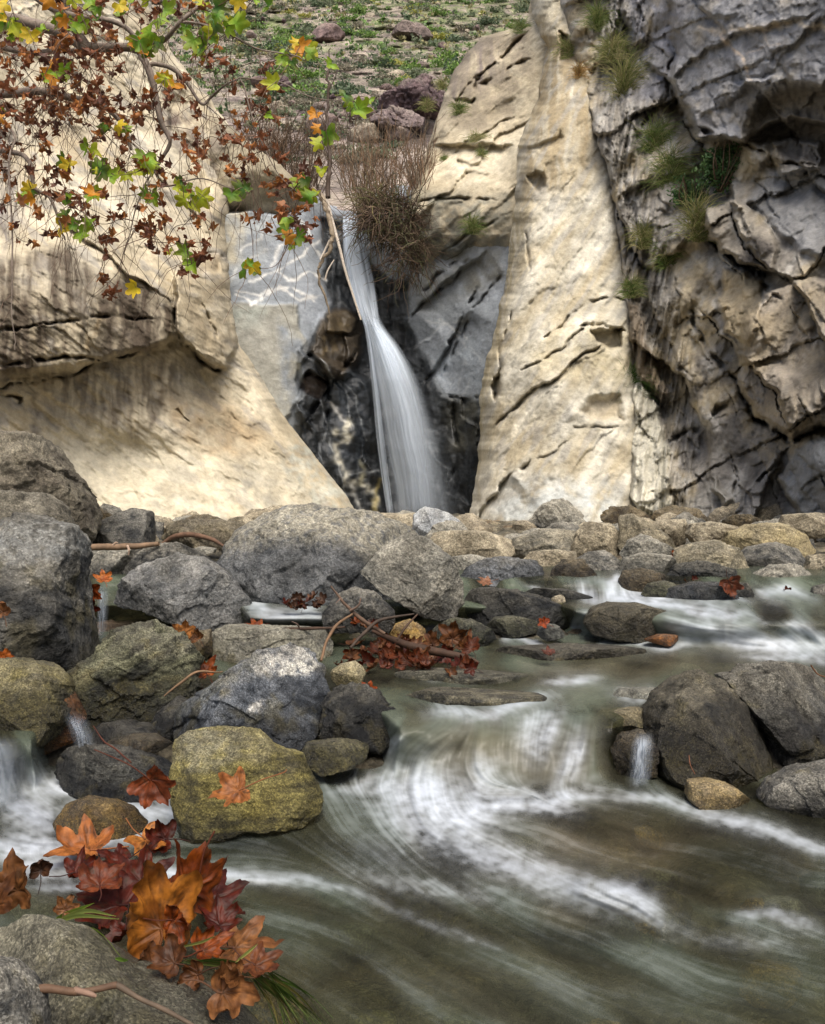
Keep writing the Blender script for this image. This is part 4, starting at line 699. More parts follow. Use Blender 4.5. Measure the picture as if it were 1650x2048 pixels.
rock('moss covered boulder at the left edge above the falling veil', [(-120, 1370), (-60, 1335), (0, 1328), (55, 1348), (98, 1382), (118, 1440), (95, 1485), (20, 1515), (-100, 1520)], 2.3, ([.22, .19, .08], [.10, .09, .05]), 1440, .24, 23, 6, .9, allwet=.25)
rock('orange stained wet stone tucked behind the mossy left boulder', [(40, 1360), (70, 1348), (100, 1362), (132, 1400), (156, 1450), (142, 1490), (80, 1515), (45, 1480)], 2.38, ORG, None, .12, 24, 4, .7, allwet=.8)
rock('speckled foreground boulder in the bottom left corner under the twig', [(-160, 1900), (-60, 1868), (0, 1872), (60, 1885), (125, 1920), (200, 1965), (260, 1995), (380, 2030), (480, 2075), (550, 2150), (570, 2260), (500, 2380), (-100, 2380)], 1.12, ([.25, .235, .17], [.115, .11, .075]), 2060, .13, 25, 3, .55, pw=2.2, marks=[('b', [(100, 1890), (330, 1960), (260, 2040), (60, 1960)], 26, [.11, .10, .05], .7)])
rock('grey stone cut off by the bottom left corner', [(-140, 1960), (-20, 1960), (22, 2000), (60, 2060), (80, 2160), (-100, 2200)], .98, GR, None, .08, 26, 3, .6, name='stone', cat='stone')
# ---- right side
rock('large dark brown boulder at the right, left one of the touching pair', [(1302, 1480), (1312, 1440), (1335, 1405), (1385, 1372), (1435, 1359), (1482, 1382), (1530, 1440), (1562, 1500), (1560, 1555), (1500, 1585), (1420, 1578), (1350, 1572), (1310, 1540)], 2.34, ([.125, .11, .075], [.035, .032, .022]), 1440, .26, 27, 5, .8, marks=[('b', [(1310, 1470), (1430, 1460), (1540, 1540), (1480, 1580), (1320, 1560)], 20, [.06, .05, .02], .55), ('c', [(1478, 1375), (1510, 1430), (1550, 1480)], 4, 0, .008)])
rock('dark grey boulder at the right edge, right one of the touching pair', [(1465, 1368), (1530, 1350), (1610, 1343), (1720, 1360), (1790, 1450), (1760, 1600), (1620, 1585), (1552, 1560), (1548, 1490), (1500, 1420)], 2.45, ([.15, .145, .125], [.045, .042, .036]), 1460, .30, 28, 7, 1.1, marks=[('c', [(1650, 1440), (1600, 1480), (1550, 1500)], 5, 0, .012)])
rock('grey speckled foreground stone at the right edge below the dark pair', [(1540, 1620), (1562, 1585), (1620, 1552), (1700, 1540), (1790, 1600), (1780, 1720), (1690, 1700), (1600, 1655)], 2.05, GR, 1660, .16, 29, 4, .7)
rock('yellowish rounded stone poking from the water below the large dark boulder', [(1378, 1600), (1385, 1572), (1430, 1568), (1475, 1580), (1515, 1610), (1500, 1640), (1410, 1640)], 2.08, ([.46, .34, .15], [.28, .21, .11]), 1640, .09, 30, 3, .6)
rock('small dark stone where the spout falls beside the large dark boulder', [(1228, 1510), (1250, 1475), (1290, 1465), (1312, 1490), (1310, 1550), (1240, 1560)], 2.3, BRN, 1500, .09, 31, name='stone', cat='stone', allwet=.5)
rock('pale stone just under the surface at the lip of the lower rapids', [(1215, 1408), (1245, 1382), (1325, 1380), (1328, 1402), (1260, 1420)], 2.62, ([.36, .36, .31], [.24, .24, .2]), None, .08, 32, 3, .5, name='stone', cat='stone', allwet=.5)
rock('yellow-brown stone just under the surface below the pale one', [(1180, 1450), (1210, 1425), (1290, 1420), (1300, 1440), (1230, 1470)], 2.46, ([.30, .25, .14], [.17, .15, .09]), None, .08, 33, 3, .5, name='stone', cat='stone', allwet=.5)
rock('low striped ledge awash in the middle pool', [(780, 1352), (860, 1344), (960, 1348), (1085, 1358), (1050, 1374), (900, 1378), (790, 1370)], 2.87, ([.20, .19, .14], [.08, .08, .06]), None, .12, 34, 2, .6, band=0, allwet=.6)
rock('flat banded ledge under the lip of the lower rapids', [(770, 1410), (860, 1384), (960, 1388), (1100, 1396), (1080, 1420), (900, 1424), (790, 1430)], 2.55, ([.22, .20, .13], [.06, .06, .05]), None, .12, 35, 2, .6, band=0, allwet=.6)
rock('long low dark rock lying across the middle pool', [(950, 1312), (1000, 1300), (1120, 1294), (1240, 1296), (1325, 1306), (1332, 1318), (1200, 1328), (980, 1330)], 3.3, ([.13, .12, .09], [.06, .055, .045]), None, .14, 36, 4, 1., band=3, allwet=.5)
rock('wet brown boulder parting the upper rapids', [(1172, 1250), (1190, 1222), (1225, 1208), (1290, 1212), (1345, 1226), (1372, 1250), (1350, 1275), (1270, 1285), (1190, 1272)], 3.62, ([.19, .165, .105], [.09, .08, .055]), None, .22, 37, 4, .7, allwet=.7)
rock('dark slanting slab left of the upper rapids', [(926, 1200), (948, 1180), (1010, 1182), (1085, 1198), (1150, 1225), (1146, 1255), (1060, 1264), (990, 1258), (940, 1240)], 3.95, DKG, None, .22, 38, 6, 1.3, band=-12, allwet=.45)
rock('dark thin slab on top of the slanting one', [(1040, 1190), (1070, 1178), (1140, 1180), (1190, 1196), (1180, 1208), (1110, 1206)], 4.15, DKG, None, .12, 39, 5, 1., allwet=.4)
rock('dark blue-grey boulder right of the pale wedge boulder', [(922, 1155), (935, 1138), (975, 1122), (1020, 1118), (1080, 1124), (1100, 1148), (1092, 1175), (1040, 1186), (940, 1184)], 4.55, ([.18, .19, .20], [.065, .07, .075]), None, .24, 40, 7, 1.3, band=15)
rock('brown wet boulder left of the narrow upper chute', [(1098, 1172), (1108, 1140), (1130, 1122), (1168, 1120), (1195, 1150), (1192, 1180), (1150, 1190)], 4.6, BRN, 1150, .16, 41, 6, 1.1)
rock('grey stone behind the brown wet boulder', [(1150, 1125), (1175, 1106), (1215, 1102), (1242, 1122), (1235, 1150), (1190, 1152), (1155, 1142)], 5.0, GR, None, .16, 42, 5)
rock('rounded pale grey stone right of the narrow upper chute', [(1240, 1140), (1252, 1118), (1290, 1106), (1340, 1110), (1368, 1135), (1360, 1155), (1280, 1160)], 4.95, LGT, 1150, .18, 43, 3, .6)
rock('brown wet stone splitting the narrow chute', [(1242, 1165), (1250, 1142), (1290, 1138), (1330, 1150), (1350, 1180), (1340, 1198), (1260, 1198)], 4.4, BRN, None, .13, 44, 5, allwet=.6)
rock('small mottled stone in the foam before the splitting stone', [(1285, 1190), (1300, 1168), (1335, 1162), (1370, 1178), (1372, 1196), (1310, 1204)], 4.2, GRN, None, .09, 45, name='stone', cat='stone', allwet=.5)
rock('dark bluish wet boulder above the right rapids', [(1325, 1205), (1345, 1180), (1400, 1168), (1455, 1168), (1482, 1190), (1488, 1222), (1400, 1226), (1340, 1220)], 4.1, ([.15, .165, .18], [.06, .065, .075]), 1180, .18, 46, 6, 1.2, allwet=.4)
rock('dark stacked slab behind the bluish wet boulder', [(1342, 1150), (1360, 1130), (1420, 1124), (1470, 1138), (1475, 1165), (1420, 1172), (1350, 1170)], 4.6, DKG, None, .16, 47, 5, 1.3, band=5)
rock('small dark upright stone right of the bluish wet boulder', [(1472, 1200), (1475, 1168), (1495, 1165), (1510, 1190), (1505, 1218), (1480, 1220)], 4.2, DKG, None, .08, 48, name='stone', cat='stone')
rock('large tan boulder behind the dark stacked slab', [(1348, 1140), (1358, 1105), (1390, 1088), (1440, 1084), (1485, 1100), (1512, 1140), (1505, 1178), (1470, 1185), (1380, 1175)], 5.1, ([.33, .29, .20], [.17, .155, .115]), None, .26, 49, 5)
rock('grey trapezoid stone with a flat top at the right', [(1508, 1195), (1525, 1150), (1560, 1132), (1620, 1130), (1637, 1160), (1632, 1195), (1580, 1212), (1520, 1210)], 4.6, LGT, None, .2, 50, 4)
rock('oval grey stone balanced behind the trapezoid one', [(1485, 1115), (1505, 1095), (1555, 1086), (1605, 1098), (1628, 1125), (1600, 1148), (1530, 1145), (1490, 1132)], 5.3, GR, None, .22, 51, 3, .6)
rock('large ochre-tan boulder below the grey craggy cliff', [(1455, 1095), (1468, 1066), (1510, 1050), (1570, 1050), (1620, 1070), (1645, 1105), (1600, 1125), (1500, 1120)], 6.0, ([.42, .35, .20], [.30, .25, .15]), None, .35, 52, 4, .8, band=8)
rock('tan boulder at the right edge high in the rock pile', [(1572, 1055), (1580, 1030), (1640, 1026), (1720, 1040), (1720, 1075), (1620, 1076)], 6.4, TAN, None, .3, 53, 4, .8)
rock('long tan stone left of the ochre boulder', [(1380, 1070), (1390, 1048), (1430, 1044), (1475, 1052), (1478, 1090), (1400, 1095)], 6.2, TAN, None, .25, 54, 3, .8)
rock('angular brown boulder with a pointed top at the foot of the pale buttress', [(1243, 1095), (1246, 1030), (1268, 1028), (1310, 1048), (1352, 1085), (1378, 1112), (1340, 1118), (1260, 1112)], 5.9, ([.31, .27, .185], [.17, .15, .11]), None, .24, 55, 7, 1.)
rock('tan boulder just left of the pointed brown one', [(1143, 1105), (1158, 1065), (1180, 1045), (1225, 1050), (1248, 1075), (1246, 1110), (1180, 1125)], 6.0, TAN, None, .24, 56, 6)
rock('pale grey stone in front of the pointed brown boulder', [(1243, 1110), (1262, 1080), (1290, 1070), (1335, 1090), (1360, 1108), (1310, 1120), (1255, 1124)], 5.4, LGT, None, .18, 57, 5, name='stone', cat='stone')
rock('pale cream stone between the grey one and the large tan boulder', [(1335, 1112), (1370, 1092), (1425, 1082), (1450, 1092), (1430, 1120), (1360, 1126)], 5.6, TAN, None, .18, 58, 4, name='stone', cat='stone')
rock('light stone half hidden behind the pointed brown boulder', [(1305, 1050), (1325, 1040), (1372, 1038), (1380, 1065), (1372, 1095), (1330, 1085)], 6.5, TAN, None, .2, 59, 4, name='stone', cat='stone')
rock('broad flat tan rock right of the white stone', [(855, 1095), (862, 1066), (905, 1062), (975, 1064), (1025, 1080), (1030, 1110), (980, 1125), (900, 1125)], 5.9, TAN, None, .3, 60, 5, .8)
rock('broad grey-tan slab before the pale buttress', [(1012, 1105), (1030, 1078), (1085, 1060), (1155, 1062), (1160, 1090), (1120, 1120), (1040, 1125)], 6.1, ([.31, .28, .21], [.17, .16, .13]), None, .3, 61, 6, 1., band=-12)
rock('low tan stone in front of the broad grey-tan slab', [(1042, 1125), (1060, 1105), (1110, 1100), (1155, 1104), (1160, 1125), (1100, 1135)], 5.3, TAN, None, .15, 62, name='stone', cat='stone')
rock('low grey stone at the right shoulder of the pale wedge boulder', [(895, 1135), (905, 1115), (945, 1110), (985, 1118), (975, 1140), (930, 1148)], 5.0, LGT, None, .15, 63, name='stone', cat='stone')
rock('white washed boulder at the foot of the waterfall', [(822, 1080), (828, 1030), (850, 1014), (885, 1022), (920, 1040), (938, 1065), (930, 1095), (850, 1100)], 8.0, WHT, None, .4, 64, 6, .8)
rock('speckled low stone left of the twig-caught leaf', [(850, 1280), (868, 1258), (900, 1240), (945, 1242), (985, 1262), (1000, 1285), (950, 1300), (870, 1298)], 3.55, GRN, 1275, .12, 65, name='stone', cat='stone')
rock('flat grey stone under the dark slanting slab', [(972, 1258), (990, 1238), (1030, 1234), (1082, 1246), (1080, 1270), (1010, 1275)], 3.75, GRN, 1268, .12, 66, name='stone', cat='stone')
rock('small round lichen-spotted stone standing in the upper pool', (1103, 1266, 27, 18, 0), 3.62, ([.30, .31, .27], [.10, .10, .09]), 1278, .055, 67, 2, .7, name='stone', cat='stone')
rock('yellow-brown stone behind the dead leaf pile', [(770, 1290), (788, 1252), (820, 1240), (850, 1262), (862, 1300), (800, 1315)], 3.5, OCR, None, .12, 68, name='stone', cat='stone')
rock('small pale pebble on the dark slanting slab', (1118, 1200, 16, 10, 0), 4.02, TAN, None, .04, 69, 2, .5, name='pebble', cat='pebble')
rock('orange-brown flat stone awash below the wet brown boulder', [(1290, 1282), (1320, 1270), (1360, 1272), (1372, 1284), (1330, 1292)], 3.5, ORG, None, .07, 70, 2, .6, name='stone', cat='stone', allwet=.5)
rock('tan stone at the right edge beside the trapezoid one', [(1622, 1150), (1632, 1112), (1680, 1108), (1720, 1140), (1700, 1180), (1640, 1175)], 5.0, TAN, None, .2, 71, name='stone', cat='stone')
rock('dark grey stone at the right edge above the rapids', [(1628, 1215), (1640, 1175), (1690, 1165), (1740, 1200), (1720, 1235), (1650, 1232)], 4.3, GR, 1215, .16, 72)
rock('flat dark stone beneath the trapezoid one', [(1530, 1212), (1560, 1196), (1600, 1192), (1630, 1205), (1600, 1220)], 4.3, DKG, None, .1, 73, name='stone', cat='stone')
rock('half sunk dark stone at the lip of the right rapids', [(1380, 1285), (1420, 1262), (1470, 1268), (1480, 1290), (1430, 1300)], 3.62, DKG, None, .1, 74, name='stone', cat='stone', allwet=.6) if False else None
rock('brown stone half covered by foam under the moss boulder', [(340, 1500), (300, 1480), (250, 1478), (200, 1492), (190, 1515), (270, 1525)], 2.3, BRN, None, .1, 75, 3, .7, name='stone', cat='stone', allwet=.7)
rock('mossy dark stone between the olive slab and the black rock', [(590, 1520), (610, 1495), (680, 1488), (740, 1500), (730, 1530), (640, 1545)], 2.25, OLV, None, .1, 76, 4, 1., name='stone', cat='stone', allwet=.6)
rock('dark wet stone under the greenish layered boulder at the water', [(150, 1490), (175, 1460), (230, 1450), (290, 1462), (320, 1490), (300, 1510), (180, 1515)], 2.42, DKG, None, .12, 77, 4, 1., name='stone', cat='stone', allwet=.7)
rock('dark wet stone between the greenish boulder and the blue-grey speckled one', [(285, 1470), (310, 1430), (350, 1400), (385, 1420), (370, 1480), (320, 1500)], 2.52, DKG, None, .1, 78, 4, 1., name='stone', cat='stone', allwet=.7)
# loose cobbles filling the bar behind the named boulders
rs = np.random.RandomState(21); hid = 0
for i in range(105):
    y_ = rs.uniform(6.5, 9.8); x_ = rs.uniform(-.5, .52)*y_; sz = rs.uniform(.07, .23)*y_/6.
    if y_ < 6.2 and x_ < -.05*y_ and x_ > -.3*y_: continue
    z_ = float(bedz(np.array(x_), np.array(y_)))+.02; pxc, pyc = CX+x_*F/y_, YH-(z_+sz*.2-H)*F/y_
    pal = [TAN, LGT, GR, BRN, ([.36, .31, .22], [.22, .19, .14])][rs.randint(5)]
    rock(['tan', 'pale grey', 'grey', 'brown', 'buff'][[TAN, LGT, GR, BRN].index(pal) if pal in (TAN, LGT, GR, BRN) else 4]+' cobble in the bar of stones at the foot of the cliffs', (pxc, pyc, sz*F/y_, sz*F/y_*rs.uniform(.45, .75), rs.uniform(-20, 20)), y_, pal, None, sz*.8, 200+i, 6, 1.3, name='cobble', cat='cobble', group='cobbles in the bar at the foot of the cliffs')
# cobbles seen through the water
for i in range(110):
    y_ = rs.uniform(1.1, 3.7); x_ = rs.uniform(-.45, .55)*y_
    if x_ < -.12*y_ and y_ > 2: continue
    sz = rs.uniform(.03, .085); z_ = float(bedz(np.array(x_), np.array(y_)))+.01+(.02 if y_ < 2 else 0); pal = [OLV, OCR, GRN, BRN, LGT, GR][rs.randint(6)]
    rock('cobble under the running creek water', (CX+x_*F/y_, YH-(z_-H)*F/y_, sz*F/y_, sz*F/y_*.6, rs.uniform(-20, 20)), y_, pal, None, sz*.8, 500+i, 2, .5, name='cobble', cat='cobble', group='cobbles under the water', allwet=.3)
# dark purple outcrop and loose rocks on the hillside
PUR = ([.17, .12, .125], [.085, .06, .065])
rock('dark purple outcrop boulder on the slope above the brush', [(752, 215), (770, 180), (800, 165), (850, 160), (885, 175), (880, 215), (820, 235)], 27, PUR, None, 1.3, 80, 9, 2.6, near=False)
rock('dark purple rock left of the outcrop on the slope', [(742, 245), (760, 215), (800, 210), (850, 230), (840, 255), (780, 262)], 26, ([.25, .2, .19], [.12, .09, .09]), None, 1., 81, 9, 2.6, near=False)
rock('reddish boulder high on the hillside at its centre', [(622, 62), (640, 44), (668, 46), (690, 60), (675, 78), (630, 80)], 56, ([.24, .17, .16], [.14, .10, .10]), None, 1.2, 82, 7, 1.2, near=False)
rock('reddish boulder right of the hanging yellow leaves on the slope', [(780, 60), (800, 40), (840, 42), (870, 62), (840, 80)], 56, ([.24, .19, .17], [.14, .11, .10]), None, 1.2, 83, 7, 1.2, near=False)
hr = None
for i in range(90):
    y_ = rs.uniform(-40, 300); x_ = rs.uniform(470, 1080) if y_ < 200 else rs.uniform(560, 880)
    dd = float(np.interp(y_, [-320, -150, 0, 80, 160, 225, 290, 340], [118, 98, 76, 58, 41, 31, 26.5, 24])); s_ = rs.uniform(.2, .75)*(.6 if i % 4 == 1 else 1)
    if hr is None:
        hr = []
        for j in range(4):
            p_ = [([.30, .25, .21], [.17, .13, .12]), PUR, ([.38, .33, .25], [.24, .2, .16]), ([.25, .19, .17], [.14, .1, .1])][j]
            hr.append(rock('x', (CX, YH-(-H)*0, 1/50*F, .62/50*F, 0), 50, p_, None, .8, 90+j, 7, 1.4, near=False, name='hillside_rock', cat='rock'))
    o = hr[i % 4] if i < 4 else hr[i % 4].copy()
    if i >= 4: C.objects.link(o)
    o.location = P(x_, y_, dd)-np.array([0, 0, .35*s_]); o.scale = (s_,)*3; o.rotation_euler = (0, 0, rs.uniform(0, 6.28))
    tag(o, ['pale brown', 'dark purple', 'tan', 'reddish brown'][i % 4]+' loose rock lying on the far hillside', 'rock', 'loose rocks on the far hillside')
# ================================================================ leaves
_half = [(0, 1.0), (5, .86), (9, .80), (12, .82), (17, .70), (24, .54), (30, .60), (36, .76), (40, .76), (46, .93), (50, .97), (55, .84), (58, .85), (66, .70), (74, .54), (82, .52), (90, .62), (95, .62), (103, .76), (109, .72), (114, .70), (126, .56), (140, .42), (155, .30), (170, .18), (180, .08)]
_pa = np.array([-a for a, b in _half[::-1][:-1]]+[a for a, b in _half]); _pr = np.array([b for a, b in _half[::-1][:-1]]+[b for a, b in _half])
def leaf_geo(rs, nr=2, na=40, kx=1., ky=.6, ruf=.06, lob=1., ax=0):
    if na < 50: an = np.array([-180, -140, -116, -103, -90, -76, -60, -48, -36, -24, -12, 0, 12, 24, 36, 48, 60, 76, 90, 103, 116, 140.]); na = len(an)
    else: an = np.linspace(-180, 180, na, endpoint=False)
    pr = np.interp(an, _pa, _pr)*rs.uniform(.92, 1.08, 1); pr = pr*(1+(.06*np.sin(an*rs.uniform(.09, .14)+rs.uniform(0, 6)))); pr = .5+(pr-.5)*lob
    rr = np.linspace(0, 1, nr+1)[1:]; x = np.concatenate([[0]]+[pr*r*np.sin(np.radians(an)) for r in rr]); y = np.concatenate([[0]]+[pr*r*np.cos(np.radians(an)) for r in rr])
    tips = [(0, 1), (48, .97), (-48, .97), (103, .72), (-103, .72)]; v = np.zeros(len(x))
    for a, r in tips:
        dx, dy = math.sin(R(a)), math.cos(R(a)); al = x*dx+y*dy; pe = np.abs(-x*dy+y*dx); w = .028*(1-.7*np.clip(al/r, 0, 1))
        v = np.maximum(v, np.exp(-(pe/w)**2)*(al > -.02)); sec = np.abs(((al-.9*pe)*9+.5) % 1-.5)/9; v = np.maximum(v, .45*np.exp(-(sec/.011)**2)*(pe < .32*al)*(al > .05))
    q = np.stack([x*2.8, y*2.8, 0*x+rs.uniform(0, 50)], -1); z = ruf*fbm(q, 3)*(.3+np.hypot(x, y))+.035*v*(1 if kx < 0 else -1)
    z = z+.18*abs(ky)*np.hypot(x, y)**3*np.cos(3*np.arctan2(x, y)+rs.uniform(0, 6))
    def bend(a, z, k):
        if abs(k) < 1e-3: return a, z
        return np.sin(k*a)*(1/k-z), z+(1-np.cos(k*a))*(1/k-z)
    x, y = rot2(x, y, ax); x, z = bend(x, z, kx); y, z = bend(y, z, ky); x, y = rot2(x, y, -ax)
    i = np.arange(na); j = (i+1) % na; T = np.stack([0*i, 1+i, 1+j], -1); Q = []
    for r in range(nr-1): Q.append(np.stack([1+r*na+i, 1+(r+1)*na+i, 1+(r+1)*na+j, 1+r*na+j], -1))
    return np.stack([x, y, z], -1), (np.concatenate(Q) if Q else None), T, v
def eul(rx, ry, rz):
    from mathutils import Euler
    def m(a, b, c): return np.array(Euler((R(a), R(b), R(c))).to_matrix())
    return m(0, ry, 0)@m(rx, 0, 0)@m(0, 0, rz)          # spin in its own plane, then stand up, then lean
def fallen(label, px, py, rpx, rot, kx=.6, ky=.4, col=([.40, .15, .045], [.16, .05, .02]), z=None, d=None, stalk=((0, -.12, .02), (.05, -.5, .1), (.0, -.95, .25)), group=None, seed=0, wet=.0, ruf=.13, nr=9, na=96, lob=1., ax=None):
    rs = np.random.RandomState(seed+900)
    if d is None: d = (H-(float(zlev(np.array(float(px)), np.array(float(py)))) if z is None else z)-.012)*F/(py-YH)
    r = rpx*d/F; V, Q, T, v = leaf_geo(rs, nr, na, kx, ky, ruf, lob, rs.uniform(-50, 50) if ax is None else ax); M = eul(*rot); c = P(px, py, d); q = V*3+rs.uniform(0, 50, 3)
    cc = mixc(np.zeros((len(V), 3))+col[1], col[0], np.clip(.5+.75*fbm(q, 4), 0, 1)); cc = mixc(cc, np.array(col[1])*.5, v*.45); cc = mixc(cc, [.06, .035, .02], smooth(.25, .6, fbm(q*2.2, 4))*.75); cc = cc*(1+.25*fbm(q*9, 3))[:, None]; cc = mixc(cc, np.array(col[1])*.6, smooth(.75, 1.05, np.linalg.norm(V[:, :2], axis=1))*.6)
    cc = cc*[.68, .60, .48]; W = (V*r)@M.T+c; o = mesh_obj('fallen_leaf', W, [Q, T] if Q is not None else [T], M_LEAF, cc, loc=c); tag(o, label, 'leaf', group)
    if stalk is not None:
        mb = MB(); pts = curve_pts(np.array(stalk), 14)*r; pts = np.vstack([[0, 0, 0], pts]); mb.tube(pts@M.T+c, np.linspace(.016, .011, 15)*r*1.3+.0002, 5, np.array(col[1])*.6); mb.obj('stalk', M_WOOD, o, loc=c)
    return o
GOLD = ([.50, .21, .035], [.17, .055, .012]); ORA = ([.34, .085, .010], [.11, .022, .005]); RED = ([.12, .016, .004], [.035, .006, .003]); BRO = ([.20, .085, .032], [.07, .028, .013]); LBR = ([.32, .155, .065], [.13, .055, .023]); DRK = ([.10, .05, .03], [.04, .02, .015])
fallen('big golden brown leaf curled into a crescent, in the foreground leaf pile', 322, 1858, 150, (66, 24, 40), 2.6, .5, GOLD, ax=-25, d=1.36, seed=1, stalk=((0, -.1, 0), (-.1, -.3, .2), (-.2, -.5, .5)))
fallen('dark orange leaf standing on edge with a long stalk, behind the golden leaf', 378, 1782, 118, (80, 26, 8), -2.4, .3, ORA, ax=10, d=1.42, seed=2, stalk=((0, .1, .1), (.1, .3, .25), (.05, .75, .3), (.1, 1.1, .25)))
fallen('light brown curled leaf lowest in the foreground pile', 445, 1985, 90, (52, 24, -70), 2.2, 1.4, LBR, d=1.15, seed=3, stalk=((0, -.1, 0), (-.2, -.5, .05), (-.25, -.9, -.05)))
fallen('brown crumpled leaf between the golden leaf and the lowest light brown one', 348, 1925, 66, (40, -10, 60), 1.9, 1.0, BRO, d=1.2, seed=4)
fallen('flat rusty leaf with green grass across it, right of the golden leaf', 470, 1895, 92, (12, 8, -75), .4, .3, ([.34, .16, .06], [.17, .07, .03]), z=.03, seed=5)
fallen('dark red wet leaf flat behind the golden leaf', 240, 1810, 105, (14, -6, 70), .4, .5, RED, z=.02, seed=6)
fallen('dark red leaf with an upturned lobe, above the flat wet one', 285, 1765, 80, (30, 20, 20), .8, .6, RED, z=.03, seed=7)
fallen('dark red leaf under the edge-standing orange leaf', 415, 1800, 85, (15, 10, -60), .5, .4, RED, z=.02, seed=8)
fallen('tall brown leaf standing upright at the left edge of the foreground', 34, 1782, 100, (84, -4, 6), 2.6, .25, LBR, ax=0, d=1.38, seed=9, stalk=None, lob=.6)
fallen('small dark curled leaf beside the tall upright brown one', 82, 1740, 46, (70, 40, 40), 2.6, 1.6, DRK, d=1.4, seed=10)
fallen('pale brown leaf half cut by the left edge, behind the foreground boulder', -10, 1810, 75, (60, -20, 0), .8, .6, BRO, d=1.35, seed=11)
fallen('small tan leaf tip poking above the foreground boulder', 130, 1820, 36, (60, 30, 10), 1.4, .8, LBR, d=1.3, seed=12)
fallen('orange leaf floating flat in the left rapids', 180, 1700, 88, (8, 4, 80), .9, .7, ([.5, .20, .06], [.30, .10, .03]), z=.012, seed=13)
fallen('orange-yellow leaf with two thin stalks against the olive slab', 290, 1678, 62, (22, 10, -120), .8, .5, ([.55, .25, .06], [.32, .11, .03]), z=.02, seed=14)
fallen('dark red folded leaf in the water at the foot of the olive slab', 330, 1678, 52, (50, 20, 100), 1.8, .9, RED, z=.02, seed=15)
fallen('dark red leaf right of the floating orange one', 250, 1722, 64, (10, 6, 140), .6, .4, RED, z=.01, seed=16)
fallen('dry orange leaf lying on the olive mossy slab, its stalk to the right', 478, 1580, 62, (42, -3, 110), 1.0, .8, ([.46, .20, .07], [.27, .10, .035]), d=1.79, seed=17, stalk=((0, -.1, 0), (.05, -.8, .02), (0, -1.5, .05), (.06, -1.62, .08)))
fallen('dark red leaf hanging over the banded rock, left of the olive slab', 300, 1560, 64, (76, 150, 10), 1.2, .7, ([.30, .08, .03], [.13, .035, .015]), d=1.88, seed=18, stalk=((0, -.1, 0), (.1, -.8, .0), (.35, -1.5, .0), (.5, -1.9, .02)))
fallen('small bright orange leaf at the left edge on the massive boulder foot', 8, 1322, 34, (76, 20, 0), 1.4, .8, ([.65, .2, .04], [.4, .1, .02]), d=2.5, seed=19)
fallen('pale brown curled leaf at the left edge on the massive boulder', 4, 1225, 38, (70, 0, 30), 2., .9, LBR, d=2.5, seed=20)
fallen('red wet leaf hanging in the trickle beside the massive left boulder', 178, 1180, 38, (80, 170, 0), .8, .5, ([.42, .09, .02], [.18, .04, .01]), d=3.5, seed=21)
fallen('dark red leaf below the hanging one at the trickle', 176, 1215, 30, (80, 150, 0), .8, .5, RED, d=3.46, seed=22)
fallen('orange leaf on the lip of the trickle', 208, 1160, 26, (40, 20, 40), 1., .5, ([.6, .22, .04], [.4, .1, .02]), d=3.6, seed=23)
fallen('orange dry leaf upright behind the greenish layered boulder', 368, 1268, 34, (78, 10, 0), 1.7, .7, ([.5, .24, .08], [.3, .12, .04]), d=3.0, seed=24)
fallen('tan dry leaf right of the upright orange one', 395, 1275, 26, (70, -20, 20), 1.9, .8, LBR, d=3.02, seed=25)
fallen('rust leaf jammed between the green layered and blue-grey boulders', 412, 1345, 36, (50, 10, 40), 1.2, .7, ORA, d=2.75, seed=26)
fallen('narrow rust leaf on edge above the jammed one', 384, 1335, 32, (78, 14, 60), 2.2, .5, ORA, d=2.78, seed=27)
fallen('dark rust leaf under the jammed one', 388, 1370, 34, (40, 10, 140), 1., .6, RED, d=2.7, seed=28)
fallen('bright red leaf behind the black rough rock', 738, 1382, 26, (60, 20, 60), 1.2, .6, ([.5, .12, .03], [.3, .06, .02]), d=2.5, seed=29)
fallen('orange leaf at the foot of the grey overhanging boulder', 515, 1252, 26, (20, 0, 90), .6, .4, ORA, d=3.4, seed=30)
fallen('tall dry brown leaf upright on the speckled low stone', 905, 1278, 44, (80, 8, 0), 1.6, .5, BRO, d=3.3, seed=31)
fallen('dry brown leaf leaning on the upright one, to its right', 932, 1290, 34, (60, 50, 30), 1.4, .6, BRO, d=3.3, seed=32)
fallen('red-orange leaf on the small lichen-spotted stone', 1090, 1247, 20, (60, 0, 60), 1.5, .8, ([.45, .1, .03], [.25, .05, .02]), d=3.6, seed=33)
fallen('pale brown leaf flat on the dark blue-grey boulder', 975, 1165, 24, (25, 0, 100), .7, .4, ([.36, .2, .14], [.22, .1, .06]), d=4.3, seed=34)
fallen('dark red leaf standing behind the bluish wet boulder', 1458, 1165, 34, (80, 160, 0), 1.3, .6, ([.22, .07, .035], [.10, .03, .02]), d=4.05, seed=35)
fallen('dark leaf lying on the long low rock in the middle pool', 1100, 1307, 22, (20, 0, 60), 1.2, .6, ([.16, .05, .04], [.08, .03, .02]), d=3.12, seed=36)
fallen('reddish brown leaf between the pointed boulder and the cream stone', 1352, 1112, 16, (60, 0, 30), 1.5, .7, ORA, d=5.2, seed=37)
